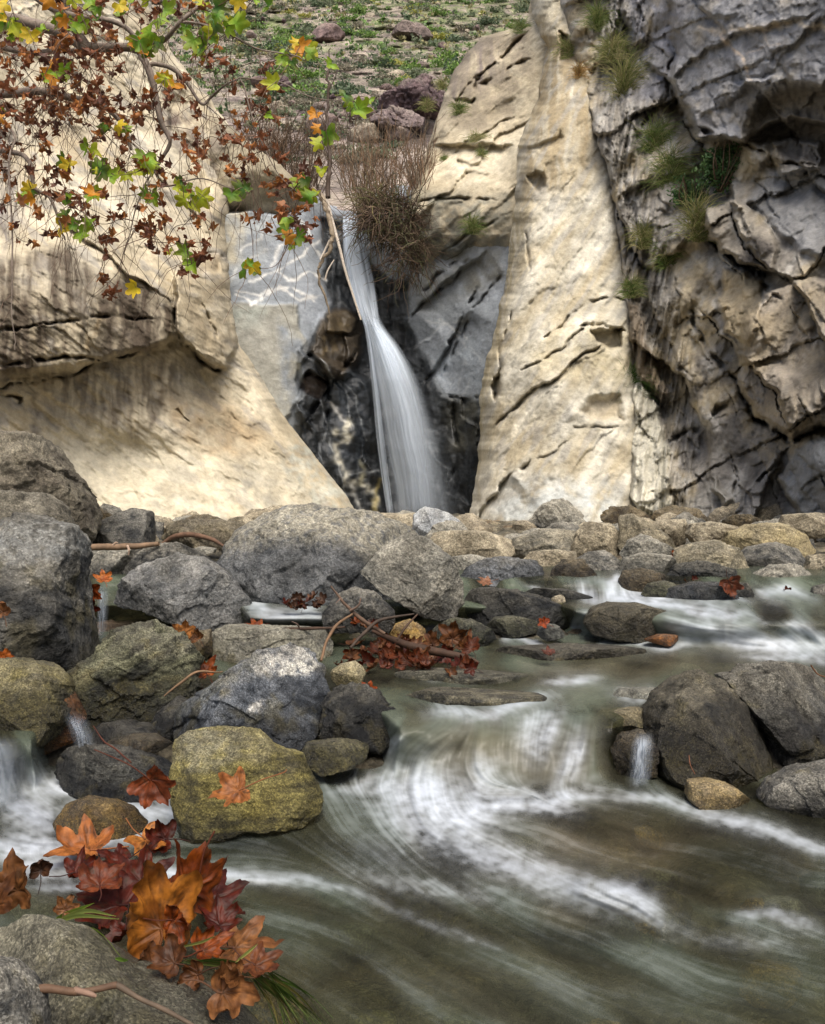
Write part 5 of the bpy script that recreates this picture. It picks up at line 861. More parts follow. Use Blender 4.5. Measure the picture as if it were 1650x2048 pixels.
for i, (x, y, r_, rot_, kx_, ky_, c_, dd) in enumerate([(300, 1925, 62, (50, 20, 130), 2.6, 1.2, BRO, 1.24), (405, 1900, 70, (30, 30, -40), 2.2, 1., ORA, 1.26), (395, 1950, 60, (62, -30, 80), 2.8, 1.2, BRO, 1.19), (250, 1860, 60, (30, -30, 160), 2., 1., RED, 1.36), (440, 1850, 64, (20, 20, 30), 1.4, .8, RED, 1.33), (510, 1930, 60, (16, 10, -110), 1., .6, ([.22, .08, .03], [.09, .03, .015]), 1.22), (345, 1840, 60, (70, 40, -60), 2.8, .9, ORA, 1.32), (200, 1770, 66, (16, 10, 20), 1., .6, ([.22, .06, .02], [.09, .02, .01]), 1.5), (150, 1745, 50, (20, 0, -60), 1.4, .6, RED, 1.55), (470, 1955, 50, (30, -10, 70), 2.4, 1.2, LBR, 1.16)]):
    fallen(['curled brown leaf tucked under the left side of the golden leaf', 'rust leaf between the golden leaf and the flat rusty one', 'rolled brown leaf above the lowest light brown one', 'dark red leaf showing left of the golden leaf', 'dark red leaf at the water side of the pile', 'wet brown leaf at the right tip of the pile', 'rolled rust leaf behind the top of the golden one', 'rusty wet leaf in the shallow behind the grass blades', 'dark red leaf furthest back in the shallow water', 'small light brown leaf touching the lowest one'][i], x, y, r_, rot_, kx_, ky_, c_, d=dd, seed=60+i)
rs = np.random.RandomState(5)
for i in range(60):                                                            # the drift of leaves caught by the twigs
    x = rs.normal(800, 68); y = 1308+rs.uniform(-32, 30)+(x-800)*.05; x = min(max(x, 665), 945)
    fallen('dark red-brown leaf in the wet drift caught by the twigs, mid stream', x, y, rs.uniform(17, 31), (rs.uniform(-10, 80), rs.uniform(-40, 40), rs.uniform(0, 360)), rs.uniform(1., 3.), rs.uniform(.3, 1.4), [RED, ([.17, .045, .014], [.06, .016, .008]), BRO, BRO][rs.randint(4)], d=(H-.15-rs.uniform(0, .05))*F/(y-YH), group='leaves in the drift caught by the twigs', seed=100+i, nr=4, na=60)
for i in range(16):
    x = rs.uniform(575, 660); y = rs.uniform(1195, 1222)
    fallen('curled dark leaf in the small clump at the foot of the domed boulder', x, y, rs.uniform(12, 20), (rs.uniform(0, 80), rs.uniform(-40, 40), rs.uniform(0, 360)), rs.uniform(1, 2.2), .6, [RED, BRO, DRK][rs.randint(3)], d=3.55, group='leaves in the clump at the domed boulder', seed=160+i, nr=3, na=40)
for i in range(22):
    x, y, dd = [(rs.uniform(1570, 1650), rs.uniform(1180, 1205), 4.4), (rs.uniform(1370, 1390), rs.uniform(1150, 1185), 4.5), (rs.uniform(700, 760), rs.uniform(1240, 1262), 3.3)][i % 3]
    fallen(['rusty leaf in the litter at the right edge of the stone bar', 'rusty leaf in the gap below the large tan boulder', 'brown leaf beside the small rounded stone'][i % 3], x, y, rs.uniform(10, 17), (rs.uniform(0, 80), rs.uniform(-40, 40), rs.uniform(0, 360)), rs.uniform(1, 2.2), .6, [ORA, BRO, RED][rs.randint(3)], d=dd, group=['leaf litter at the right edge', 'leaf litter below the tan boulder', 'leaf litter beside the rounded stone'][i % 3], seed=190+i, nr=3, na=40)
# ================================================================ sticks
def stick(label, pts, rad, col=(.17, .11, .075), n=26, k=8, name='stick', wob=.004, cat='stick', sub=()):
    w = np.array([P(a, b, c) for a, b, c in pts]); c = curve_pts(w, n); c[1:-1] += wob*np.stack([perlin(c[1:-1]*14+s) for s in (0, 9, 19)], -1)
    mb = MB(); rr = np.interp(np.linspace(0, 1, n), np.linspace(0, 1, len(rad)), rad)*(1+.14*perlin(c*60)); cc = np.array(col)*[.55, .5, .42]*(1+.45*perlin(c*25))[:, None]
    mb.tube(c, rr, k, np.repeat(cc, k, 0)); o = mb.obj(name, M_WOOD, loc=c[0]); tag(o, label, cat)
    for sp_, sr in sub:
        m2 = MB(); q = curve_pts(np.array([P(a, b, e) for a, b, e in sp_]), 10); m2.tube(q, np.linspace(sr, sr*.5, 10), 6, col); m2.obj('twig', M_WOOD, o, loc=q[0])
    return o
stick('long pale driftwood branch bridging from the massive left boulder', [(130, 1098, 4.4), (200, 1094, 4.5), (270, 1093, 4.6), (318, 1087, 4.6)], [.022, .018, .017, .012], (.33, .235, .17), sub=[([(255, 1092, 4.55), (258, 1100, 4.5), (257, 1110, 4.5)], .008), ([(226, 1090, 4.5), (232, 1085, 4.5), (236, 1086, 4.5)], .006)])
stick('arched driftwood branch left of the domed boulder', [(322, 1088, 4.7), (350, 1073, 4.65), (385, 1070, 4.6), (425, 1080, 4.5), (458, 1099, 4.4)], [.008, .015, .015, .012, .004], (.24, .15, .11), n=34)
stick('thin dark stick lying flat from the grey boulder to the twig pile', [(470, 1262, 3.4), (540, 1261, 3.35), (610, 1257, 3.3), (690, 1254, 3.25)], [.004, .006, .007, .004], (.10, .065, .05), sub=[([(600, 1258, 3.3), (594, 1248, 3.28), (583, 1243, 3.28)], .004)])
stick('forked twig leaning over the leaf drift', [(662, 1172, 3.3), (690, 1208, 3.25), (722, 1238, 3.2), (770, 1268, 3.15)], [.003, .006, .008, .006], (.15, .10, .075), sub=[([(700, 1222, 3.22), (716, 1212, 3.2), (722, 1196, 3.2)], .005), ([(680, 1198, 3.25), (672, 1206, 3.2)], .003)])
stick('pale bent twig rising from the leaf drift', [(642, 1322, 2.95), (650, 1290, 3.), (672, 1252, 3.05), (705, 1228, 3.1)], [.005, .005, .006, .004], (.26, .17, .11))
stick('dark twig crossing the forked one', [(700, 1296, 3.05), (725, 1270, 3.1), (760, 1240, 3.15), (828, 1228, 3.2)], [.005, .007, .007, .003], (.08, .06, .05))
stick('short straight twig at the right of the pile', [(795, 1280, 3.1), (812, 1255, 3.12), (835, 1228, 3.15)], [.004, .005, .003], (.11, .07, .05))
stick('dark wet branch lying across the leaf drift', [(745, 1262, 3.25), (800, 1285, 3.15), (860, 1302, 3.1), (920, 1312, 3.05), (958, 1326, 3.0)], [.006, .014, .016, .013, .004], (.085, .05, .035))
stick('curved bare twig in front of the green layered boulder', [(328, 1392, 2.5), (362, 1366, 2.52), (395, 1345, 2.55), (445, 1343, 2.6)], [.002, .004, .004, .002], (.30, .20, .13))
stick('knobbly brown twig lying on the foreground boulder', [(-10, 1998, 1.02), (40, 1990, 1.03), (90, 1976, 1.04), (160, 1982, 1.05), (234, 1970, 1.06)], [.0055, .006, .0055, .0045, .0045], (.19, .12, .085), wob=.002, sub=[([(150, 1980, 1.05), (180, 1988, 1.04), (192, 1993, 1.04)], .0045)])
stick('thin grey twig running on from the knobbly one to the bottom edge', [(234, 1970, 1.06), (280, 1998, 1.05), (330, 2020, 1.04), (400, 2060, 1.02)], [.0042, .003, .003, .002], (.16, .125, .10), wob=.001)
stick('thin red stalk over the banded rock', [(186, 1452, 2.1), (205, 1478, 2.05), (235, 1500, 2.), (262, 1525, 1.95)], [.001, .0018, .002, .002], (.16, .05, .03), k=5)
stick('bare stalk against the dark boulder at the right', [(1378, 1510, 2.1), (1382, 1530, 2.08), (1390, 1548, 2.07)], [.001, .001, .0008], (.25, .1, .05), k=5)
stick('fine twig at the right edge above the dark boulder', [(1622, 1330, 2.3), (1640, 1350, 2.3), (1665, 1358, 2.3)], [.002, .002, .0015], (.25, .12, .06), k=5)
# bleached roots beside the fall
stick('bleached forked root hanging beside the lip of the waterfall', [(625, 378, 16.3), (645, 398, 16.0), (655, 425, 15.8), (662, 462, 15.6), (664, 492, 15.6), (645, 518, 15.6), (636, 550, 15.6), (648, 590, 15.6), (663, 640, 15.7)], [.05, .055, .045, .045, .04, .03, .028, .022, .01], (.42, .37, .31), n=50, name='dead_root', wob=.05, cat='root',
      sub=[([(654, 400, 15.95), (664, 440, 15.8), (678, 490, 15.5), (690, 540, 15.4), (706, 590, 15.3), (722, 640, 15.2)], .035), ([(650, 560, 15.5), (656, 540, 15.5), (668, 520, 15.6)], .02), ([(660, 480, 15.6), (650, 500, 15.6), (640, 520, 15.5)], .025)])
stick('thin bare sapling standing straight above the root', [(656, 395, 16.4), (658, 320, 16.5), (655, 230, 16.6), (657, 150, 16.6), (661, 96, 16.6)], [.05, .04, .03, .022, .008], (.13, .10, .09), n=30, name='sapling', wob=.08, cat='sapling', sub=[([(658, 180, 16.6), (672, 150, 16.5), (684, 110, 16.4)], .012), ([(656, 260, 16.6), (640, 220, 16.5)], .012), ([(657, 310, 16.5), (630, 250, 16.4), (612, 215, 16.3)], .016)])
# ================================================================ brush, grass, bushes
rs = np.random.RandomState(9)
def dat(key, x, y):
    f = FC[key]; i = np.argmin((f.px-x)**2+(f.py-y)**2); return float(f.d.ravel()[i])
def thicket(name, label, cx, cy, rx, ry, d, n, cols, up=0., ln=(.5, 1.), th=.008, curl=1.2, cat='brush', depth=.8):
    mb = MB()
    for i in range(n):
        a = rs.uniform(0, 6.28); q = math.sqrt(rs.uniform()); x, y = cx+rx*q*math.cos(a), cy+ry*q*math.sin(a); p0 = P(x, y, d+rs.uniform(-depth, depth)*(1-q*q)); L_ = rs.uniform(*ln)
        v = rs.normal(size=3); v[2] += up; v /= np.linalg.norm(v); pts = [p0]; 
        for k in range(7): v = v+rs.normal(size=3)*.22*curl; v[2] -= .10*(1-up*.2); v /= np.linalg.norm(v); pts.append(pts[-1]+v*L_/7)
        mb.tube(pts, np.linspace(th, th*.35, 8), 3, np.array(cols[rs.randint(len(cols))])*rs.uniform(.6, 1.4))
    return tag(mb.obj(name, M_WOOD, loc=P(cx, cy+ry, d)), label, cat)
BR = [(.10, .065, .042), (.065, .042, .03), (.13, .095, .06), (.08, .08, .035)]
thicket('brush_clump', 'dense brown tangle of dead brush hanging right of the waterfall lip', 778, 436, 58, 42, 16.0, 620, BR, 0, (.4, 1.0), .010)
thicket('brush_clump', 'darker lower lobe of dead brush against the slate, right of the fall', 822, 482, 32, 40, 15.9, 210, BR, -.3, (.3, .8), .009)
thicket('brush_clump', 'olive dead brush lying over the lip beside the waterfall', 742, 408, 36, 18, 16.3, 300, ((.10, .10, .035), (.14, .12, .05), (.09, .06, .03)), .2, (.3, .7), .009)
thicket('brush_clump', 'loose dead brush trailing down the wet rock below the dense tangle', 815, 525, 34, 32, 15.9, 80, BR, -.6, (.4, .9), .009)
for i, (cx, w_, n_, y0, h_, lb) in enumerate([(770, 80, 85, 400, 1.6, 'tall bare orange-brown shrub standing over the dense dead tangle'), (838, 26, 55, 372, 1.2, 'bare orange-brown shrub at the foot of the rock shoulder'), (715, 40, 45, 385, 1.5, 'sparse bare shrub with straight twigs between the sapling and the waterfall lip'), (600, 50, 90, 388, 1.5, 'dark bare scrub on the knob left of the sapling'), (540, 40, 90, 320, 1.0, 'thin bare scrub on the edge of the buff cliff')]):
    mb = MB(); dd = 17. if i != 1 else 16.9
    for j in range(n_):
        x = cx+rs.normal()*w_*.45; p = P(x, y0+rs.uniform(-8, 12), dd+rs.uniform(-.5, .5)); v = np.array([(x-cx)/w_*.5+rs.normal()*.16, rs.normal()*.15, 1.]); L_ = h_*rs.uniform(.45, 1.15); pts = [p]
        for k in range(7): v = v+rs.normal(size=3)*.09; pts.append(pts[-1]+v/np.linalg.norm(v)*L_/7)
        c_ = np.array([(.15, .09, .055), (.12, .09, .06), (.19, .12, .07)][rs.randint(3)])*(.6 if i >= 3 else 1); mb.tube(pts, np.linspace(.009, .004, 8), 3, c_)
        for b_ in range(3):
            s_ = pts[rs.randint(2, 7)]; v2 = v+rs.normal(size=3)*.8; v2 /= np.linalg.norm(v2); mb.tube([s_, s_+v2*.12, s_+v2*.26+[0, 0, .05]], [.005, .004, .003], 3, c_)
    tag(mb.obj('bare_shrub', M_WOOD, loc=P(cx, y0, dd)), lb, 'shrub')
def tuft(label, x, y, w_, h_, key, n=None, cols=((.17, .20, .06), (.30, .27, .12), (.10, .15, .04)), droop=1., d=None, name='grass_tuft', group=None, wid=.008):
    d = d or dat(key, x, y)-.06; k = d/F; mb = MB(); n = n or int(150+w_*h_*.06); n = min(n, 420)
    for i in range(n):
        p = P(x+rs.normal()*w_*.14, y+rs.uniform(-.3, .35)*h_, d+rs.uniform(-.04, .06)); a = rs.uniform(-1.3, 1.3); L_ = h_*k*rs.uniform(.45, 1.05); v = np.array([math.sin(a)*w_/h_, -rs.uniform(.1, .8), math.cos(a)*.9+.2]); pts = [p]
        for q in range(5): v = v/np.linalg.norm(v)+np.array([0, 0, -.36*droop*rs.uniform(.5, 1.2)]); pts.append(pts[-1]+v/np.linalg.norm(v)*L_/5)
        pts = np.array(pts); sd = np.cross(pts[-1]-pts[0], [rs.normal()*.4, 1, .2]); sd /= np.linalg.norm(sd)+1e-9; ww = np.array([1, .9, .8, .6, .4, .1])[:, None]*wid*.5
        V = np.concatenate([pts-sd*ww, pts+sd*ww]); i6 = np.arange(5); mb.add(V, Q=np.stack([i6, i6+1, i6+7, i6+6], -1), col=np.array(cols[rs.randint(len(cols))])*rs.uniform(.6, 1.4))
    return tag(mb.obj(name, M_GRASS, loc=P(x, y, d)), label, 'grass', group)
GY = ((.25, .26, .10), (.36, .32, .17), (.16, .20, .06)); GG = ((.10, .17, .04), (.17, .22, .07), (.28, .28, .12)); YO = ((.40, .24, .08), (.35, .28, .12), (.3, .17, .06))
for a in (('dark green grass tuft highest in the seam at the top of the grey cliff', 1195, 45, 44, 60, 'right', GG), ('yellow-green tuft just below the highest one in the seam', 1222, 105, 56, 62, 'right', GY), ('long yellowish grass mass hanging in the seam beside the big block', 1246, 178, 50, 100, 'right', GY), ('olive tuft on top of the buttress', 1135, 105, 46, 48, 'buttress', GY),
          ('small rusty orange tuft in the notch left of the seam', 1157, 148, 24, 34, 'buttress', YO), ('yellowish tuft in the dark slot of the upper buttress', 1058, 196, 22, 46, 'buttress', GY), ('green tuft on the skyline of the rock shoulder', 1042, 58, 44, 30, 'shoulder', GG), ('small pale tuft low on the shoulder skyline', 884, 172, 24, 26, 'shoulder', GY),
          ('green tuft under the shoulder overhang', 918, 222, 34, 34, 'shoulder', GG), ('pale tuft at the left edge of the shoulder', 855, 215, 22, 30, 'shoulder', GY), ('row of dry grass on the small shoulder ledge', 955, 276, 62, 22, 'shoulder', GY), ('tiny green tuft below the grassy ledge', 963, 308, 22, 18, 'shoulder', GG), ('tiny tuft left of the ledge stones', 890, 318, 20, 14, 'shoulder', GG), ('round green tuft on the grey slate under the shoulder', 944, 456, 34, 42, 'shoulder', GG),
          ('bright green grass clump left of the leafy bush, upper part', 1310, 285, 56, 70, 'right', GG), ('bright green grass clump left of the leafy bush, lower part', 1340, 350, 76, 90, 'right', GG), ('yellow dead grass hanging under the leafy bush', 1392, 455, 62, 90, 'right', GY), ('olive tuft on the middle of the layered band', 1285, 480, 44, 58, 'right', GY), ('tuft with pale feathery seed heads hanging on the grey cliff', 1335, 520, 48, 62, 'right', GG),
          ('green tuft where the buttress meets the dark slab', 1262, 582, 40, 44, 'right', GG), ('dark green grass hanging low in the cleft beside the pale strip', 1258, 775, 36, 74, 'right', ((.06, .13, .03), (.12, .19, .05)))):
    tuft(a[0], a[1], a[2], a[3], a[4], a[5], cols=a[6])
def bush(label, x, y, rx, ry, d, n, cols, lf=.05, name='leafy_bush', cat='bush'):
    mb = MB(); k = d/F; c = P(x, y, d)
    r0 = empty(name, P(x, y+ry, d), label, cat); st = MB()
    for i in range(14):
        a = rs.uniform(-1.3, 1.3); e = c+np.array([math.sin(a)*rx*k*.8, rs.uniform(-.3, .1), math.cos(a)*ry*k*.8]); st.tube(curve_pts([P(x+rs.normal()*4, y+ry, d+.1), (e+P(x, y+ry, d))/2+rs.normal(size=3)*.06, e], 7), np.linspace(.016, .005, 7), 4, (.13, .09, .06))
    st.obj('stem', M_WOOD, r0)
    cl = rs.normal(size=(26, 3)); cl /= np.linalg.norm(cl, axis=1)[:, None]; cl *= rs.uniform(.2, .95, (26, 1))
    for i in range(n):
        g = cl[rs.randint(26)]+rs.normal(size=3)*.16; p = c+g*[rx*k, min(rx, ry)*k*.7, ry*k]; M = eul(*rs.uniform(0, 360, 3)); s_ = lf*rs.uniform(.5, 1.1)
        mb.add((np.array([(0, -1, 0), (.45, 0, .1), (0, 1, 0), (-.45, 0, .1)])*s_)@M.T+p, Q=[[0, 1, 2, 3]], col=np.array(cols[rs.randint(len(cols))])*rs.uniform(.6, 1.5))
    mb.obj('foliage', M_SHRUB, r0); return r0
DG = ((.045, .10, .035), (.07, .14, .045), (.10, .17, .06))
bush('dark green leafy bush growing out of the grey cliff', 1440, 335, 56, 48, dat('right', 1440, 335)-.25, 2600, DG, .035); bush('smaller dark green bush left below the leafy one', 1378, 385, 40, 34, dat('right', 1378, 385)-.2, 1300, DG, .035)
# shrubs over the far slope
SH = []
for j, cols in enumerate([((.12, .16, .09), (.17, .21, .12), (.22, .24, .15)), ((.10, .20, .04), (.16, .27, .06), (.2, .3, .08)), ((.07, .11, .06), (.10, .14, .08)), ((.36, .36, .07), (.42, .38, .1), (.25, .30, .08)), ((.22, .20, .15), (.28, .25, .18), (.18, .17, .12))]):
    mb = MB()
    for i in range(420):
        a = rs.uniform(0, 6.28); e = math.asin(rs.uniform(0, 1)); r = rs.uniform(.55, 1.05)*(1+.25*math.sin(a*3+j)+.2*math.sin(e*5)); p = np.array([math.cos(a)*math.cos(e), math.sin(a)*math.cos(e), math.sin(e)*.75])*r; M = eul(*rs.uniform(0, 360, 3))
        mb.add((np.array([(0, -1, 0), (.6, 0, .1), (0, 1, 0), (-.6, 0, .1)])*rs.uniform(.07, .15))@M.T+p, Q=[[0, 1, 2, 3]], col=np.array(cols[rs.randint(len(cols))])*rs.uniform(.6, 1.4))
    SH.append(mb.obj('hillside_shrub', M_SHRUB))
NM = ['grey-green', 'bright green', 'dark green', 'yellow flowering', 'dry brownish']; cnt = 0; kinds = [0]*5; f = FC['hill']
while cnt < 300:
    x, y = rs.uniform(440, 1070), rs.uniform(-30, 215)**1.0
    if cnt % 7 == 0: x, y = rs.uniform(560, 860), rs.uniform(200, 330)
    if x > 880+ (200-y)*.95 and y > 60: continue
    dn = .5+fbm(np.array([[x/90, y/45, 0]]), 3)[0]
    if rs.uniform() > dn+.1: continue
    j = rs.choice([0, 0, 0, 1, 1, 2, 2, 3, 4]) if y < 200 else rs.choice([0, 4, 4, 2]); i = np.argmin((f.px-x)**2+(f.py-y)**2); d = float(f.d.ravel()[i]); s_ = rs.uniform(.28, .78)*(1.15 if j == 1 else 1)*min(1, d/38)
    o = SH[j] if kinds[j] == 0 else SH[j].copy()
    if kinds[j]: C.objects.link(o)
    kinds[j] += 1; cnt += 1; o.location = P(x, y, d)-np.array([0, 0, .15*s_]); o.scale = (s_*rs.uniform(.8, 1.4), s_, s_*rs.uniform(.7, 1.1)); o.rotation_euler = (0, 0, rs.uniform(0, 6.28)); tag(o, NM[j]+' shrub dotted over the far hillside', 'shrub', NM[j]+' shrubs on the far hillside')
mb = MB()
for i in range(2600):
    x, y = rs.uniform(300, 1100), rs.uniform(-120, 260); 
    if rs.uniform() > .35+fbm(np.array([[x/110, y/50, 3]]), 3)[0]+.3*(y < 150): continue
    ii = np.argmin((f.px[::3, ::3]-x)**2+(f.py[::3, ::3]-y)**2); d = float(f.d[::3, ::3].ravel()[ii]); c0 = P(x, y, d); s_ = rs.uniform(.12, .34)*d/45; cc = np.array([(.14, .18, .10), (.12, .21, .05), (.17, .20, .12), (.28, .26, .12), (.07, .11, .05)][rs.randint(5)])
    for k in range(16): mb.add((np.array([(0, -1, 0), (.7, 0, .1), (0, 1, 0), (-.7, 0, .1)])*s_*.36)@eul(*rs.uniform(0, 360, 3)).T+c0+rs.normal(size=3)*s_*[.55, .5, .32]+[0, 0, s_*.2], Q=[[0, 1, 2, 3]], col=cc*rs.uniform(.6, 1.4))
tag(mb.obj('ground_cover', M_SHRUB), 'low scattered scrub and weeds covering the far slope', 'ground cover', kind='stuff')
# ================================================================ grass at the foreground water's edge
def blades(label, curves, wid, cols):
    mb = MB()
    for i, pts in enumerate(curves):
        c = curve_pts(np.array([P(*q) for q in pts]), 14); w_ = np.sin(np.linspace(.25, math.pi*.97, 14))[:, None]*wid*.5; t_ = np.gradient(c, axis=0); sd = np.cross(t_, [0, 1, .35]); sd /= np.linalg.norm(sd, axis=1)[:, None]+1e-9
        V = np.concatenate([c-sd*w_, c+[0, .0012, .0], c+sd*w_]); n = np.arange(13); cc = np.array(cols[i % len(cols)]); mb.add(V, Q=np.concatenate([np.stack([n, n+1, n+15, n+14], -1), np.stack([n+14, n+15, n+29, n+28], -1)]), col=cc*np.repeat([1., .7, 1.], 14)[:, None])
    return tag(mb.obj('grass_clump', M_GRASS, loc=P(*curves[0][0])), label, 'grass')
GB = ((.25, .36, .05), (.33, .40, .10), (.16, .28, .04))
blades('green grass blades bent over the red leaves at the left', [[(95, 1855, 1.3), (130, 1830, 1.3), (188, 1806, 1.28)], [(95, 1856, 1.3), (150, 1832, 1.28), (238, 1838, 1.25)], [(98, 1856, 1.3), (120, 1850, 1.28), (142, 1878, 1.22)], [(145, 1856, 1.3), (195, 1862, 1.25), (240, 1912, 1.18)], [(100, 1852, 1.3), (165, 1822, 1.29), (232, 1832, 1.27)], [(230, 1917, 1.18), (245, 1919, 1.18), (256, 1920, 1.17)]], .009, GB)
cv = []
for i in range(34):
    x0, y0 = rs.uniform(495, 540), rs.uniform(1930, 1962); x1 = x0+rs.uniform(60, 150); y1 = 2045+rs.uniform(-10, 40); cv.append([(x0, y0, 1.24), ((x0+x1)/2+rs.uniform(-5, 14), (y0+y1)/2-rs.uniform(0, 18), 1.2), (x1, y1, 1.13)])
for i in range(12): cv.append([(500+rs.uniform(-20, 10), 1935, 1.24), (440, 1925+rs.uniform(-8, 10), 1.22), (375+rs.uniform(-20, 20), 1925+rs.uniform(-8, 12), 1.2)])
blades('wet grass trailing into the current at the bottom centre', cv, .006, ((.10, .17, .03), (.17, .22, .05), (.06, .10, .02), (.20, .17, .05)))
blades('single grass stem lying across the rusty foreground leaf', [[(345, 1897, 1.22), (400, 1885, 1.21), (430, 1872, 1.2)], [(470, 1925, 1.2), (495, 1905, 1.2), (515, 1888, 1.2)]], .005, ((.28, .30, .08),))
# ================================================================ overhanging sycamore
tree = empty('sycamore_tree', P(-520, 1160, 5.4), 'half bare sycamore reaching in from the left with rusty curled and yellow-green leaves', 'tree')
def wpts(l): return np.array([P(a, b, c) for a, b, c in l])
mb = MB(); tc_ = curve_pts(wpts([(-520, 1165, 5.4), (-500, 900, 5.4), (-470, 600, 5.5), (-440, 330, 5.6), (-400, 60, 5.7), (-330, -260, 5.9)]), 40); mb.tube(tc_, np.linspace(.17, .10, 40)*(1+.06*perlin(tc_*3)), 14, np.array([.42, .38, .31])); mb.obj('trunk', M_WOOD, tree)
BRN_ = [([(-452, 420, 5.5), (-200, 250, 5.4), (0, 192, 5.3), (90, 186, 5.2), (172, 200, 5.2), (215, 216, 5.1), (245, 250, 5.1), (262, 300, 5.1)], .035, .008), ([(-430, 250, 5.6), (-100, 60, 5.3), (60, 45, 5.2), (130, 70, 5.1), (172, 96, 5.0), (270, 98, 5.0), (292, 130, 4.9), (312, 190, 4.9), (322, 240, 4.9), (341, 282, 4.9), (324, 320, 4.9), (308, 342, 4.9)], .04, .006),
        ([(-452, 380, 5.5), (-250, 280, 5.2), (0, 300, 5.0), (52, 318, 4.9), (66, 372, 4.9), (102, 398, 4.9), (122, 440, 4.9), (130, 480, 4.9)], .02, .005), ([(292, 130, 4.9), (340, 140, 4.9), (372, 165, 4.9), (402, 206, 4.9), (420, 195, 4.9), (450, 172, 4.8), (480, 155, 4.8)], .014, .004), ([(308, 342, 4.9), (288, 368, 4.8), (270, 440, 4.8), (245, 510, 4.8)], .007, .002), ([(288, 370, 4.8), (340, 368, 4.8), (400, 356, 4.8), (450, 372, 4.8), (500, 384, 4.8)], .006, .002),
        ([(172, 96, 5.), (130, 10, 4.9), (140, -60, 4.8)], .03, .02), ([(-400, 0, 5.6), (0, 95, 5.3), (130, 100, 5.2), (300, 90, 5.0), (360, 45, 4.9), (420, -5, 4.9), (500, -60, 4.8)], .02, .008), ([(480, 155, 4.8), (500, 230, 4.8), (530, 300, 4.8), (560, 350, 4.8), (612, 395, 4.8)], .005, .002), ([(-300, 60, 5.), (0, 230, 4.8), (18, 330, 4.7), (24, 480, 4.6), (22, 620, 4.6), (30, 700, 4.6)], .008, .002), ([(360, 45, 4.9), (440, 60, 4.8), (520, 95, 4.8), (610, 120, 4.8)], .008, .003), ([(480, 155, 4.8), (560, 165, 4.8), (640, 200, 4.7), (700, 205, 4.7)], .004, .0015), ([(-350, -100, 5.4), (0, -30, 5.0), (120, 20, 4.9), (240, 50, 4.9), (290, 90, 4.9)], .025, .01)]
nodes = []; 
for pts, r0, r1 in BRN_:
    c = curve_pts(wpts(pts), 44); c[2:-2] += .02*np.stack([perlin(c[2:-2]*4+s) for s in (0, 9, 19)], -1); m_ = MB(); m_.tube(c, np.linspace(r0, r1, 44)*(1+.12*perlin(c*15)), 7, np.array([.20, .16, .13])*(1+.3*perlin(c*9))[:, None].repeat(7, 0)); m_.obj('branch', M_WOOD, tree); nodes += [q for q in c[10:] ]
nodes = np.array(nodes)
# the leaves: where they hang in the air, then a drooping twig to each
L_ = []
def spray(n, x0, x1, y0, y1, kind, p=1.):
    for i in range(n): L_.append((rs.uniform(x0, x1), y0+(y1-y0)*rs.uniform()**p, rs.uniform(4.4, 5.5), kind))
spray(155, -40, 240, 70, 260, 'b'); spray(70, -40, 340, 180, 360, 'b', .9); spray(70, -20, 440, 330, 500, 'b'); spray(44, 330, 560, 130, 330, 'b'); spray(34, 440, 560, 220, 370, 'b'); spray(46, 120, 420, 10, 130, 'b'); spray(16, 180, 420, 480, 600, 'b'); spray(14, 500, 640, 330, 420, 'b'); spray(14, 540, 640, 420, 500, 'b'); spray(10, 250, 430, 440, 560, 'b')
for i in range(60):
    cx, cy = [(70, 300), (20, 350), (120, 210), (165, 415), (110, 390), (275, 240), (310, 210), (400, 290), (430, 120), (540, 200), (520, 290), (560, 360), (590, 390), (155, 430), (110, 460), (210, 560), (300, 490), (515, 455)][i % 18]; L_.append((cx+rs.normal()*16, cy+rs.normal()*14, rs.uniform(4.5, 5.2), 'b'))
G_ = [(20, 55), (10, 65), (45, 75), (70, 80), (100, 22), (145, 8), (190, 22), (240, 5), (150, 60), (170, 65), (120, 55), (278, 90), (290, 110), (330, 165), (345, 180), (330, 35), (240, 25), (440, 45), (470, 55), (455, 65), (430, 30), (515, 12), (490, 5), (385, 95), (400, 85), (420, 90), (395, 110), (300, 80), (310, 90), (590, 95), (600, 115), (620, 115), (575, 130), (560, 125), (640, 270), (655, 290), (648, 280), (630, 240), (665, 135), (700, 212), (742, 208), (708, 225), (690, 205), (110, 155), (130, 150), (100, 170), (240, 262), (252, 268), (215, 262), (185, 310), (200, 340), (130, 330), (140, 345), (290, 345), (300, 340), (285, 350), (240, 355), (220, 360), (195, 350), (190, 395), (178, 400), (140, 398), (295, 400), (308, 405), (365, 378), (352, 385), (480, 385), (488, 392), (465, 395), (395, 412), (390, 408), (375, 520), (380, 528), (342, 512), (485, 550), (500, 550), (512, 552), (275, 590), (580, 470), (575, 488), (595, 485), (622, 402), (632, 405), (640, 352), (610, 370), (640, 298), (120, 465), (145, 465), (130, 460), (180, 455), (545, 170), (540, 235), (5, 240), (60, 395), (50, 405)]
G_ += [(x+rs.normal()*14, y+rs.normal()*12) for x, y in G_ if rs.uniform() < .5]+[(rs.uniform(-20, 520), rs.uniform(-10, 100)) for i in range(26)]
for x, y in G_: L_.append((x+rs.normal()*3, y+rs.normal()*3, rs.uniform(4.5, 5.0), 'g'))
tips = np.array([P(a, b, c) for a, b, c, k in L_]); kin = [k for *_, k in L_]; o_ = np.argsort([np.min(np.linalg.norm(nodes-t, axis=1)) for t in tips]); tw = MB(); lb = MB(); lg = MB(); tt = list(nodes)
TH = 8
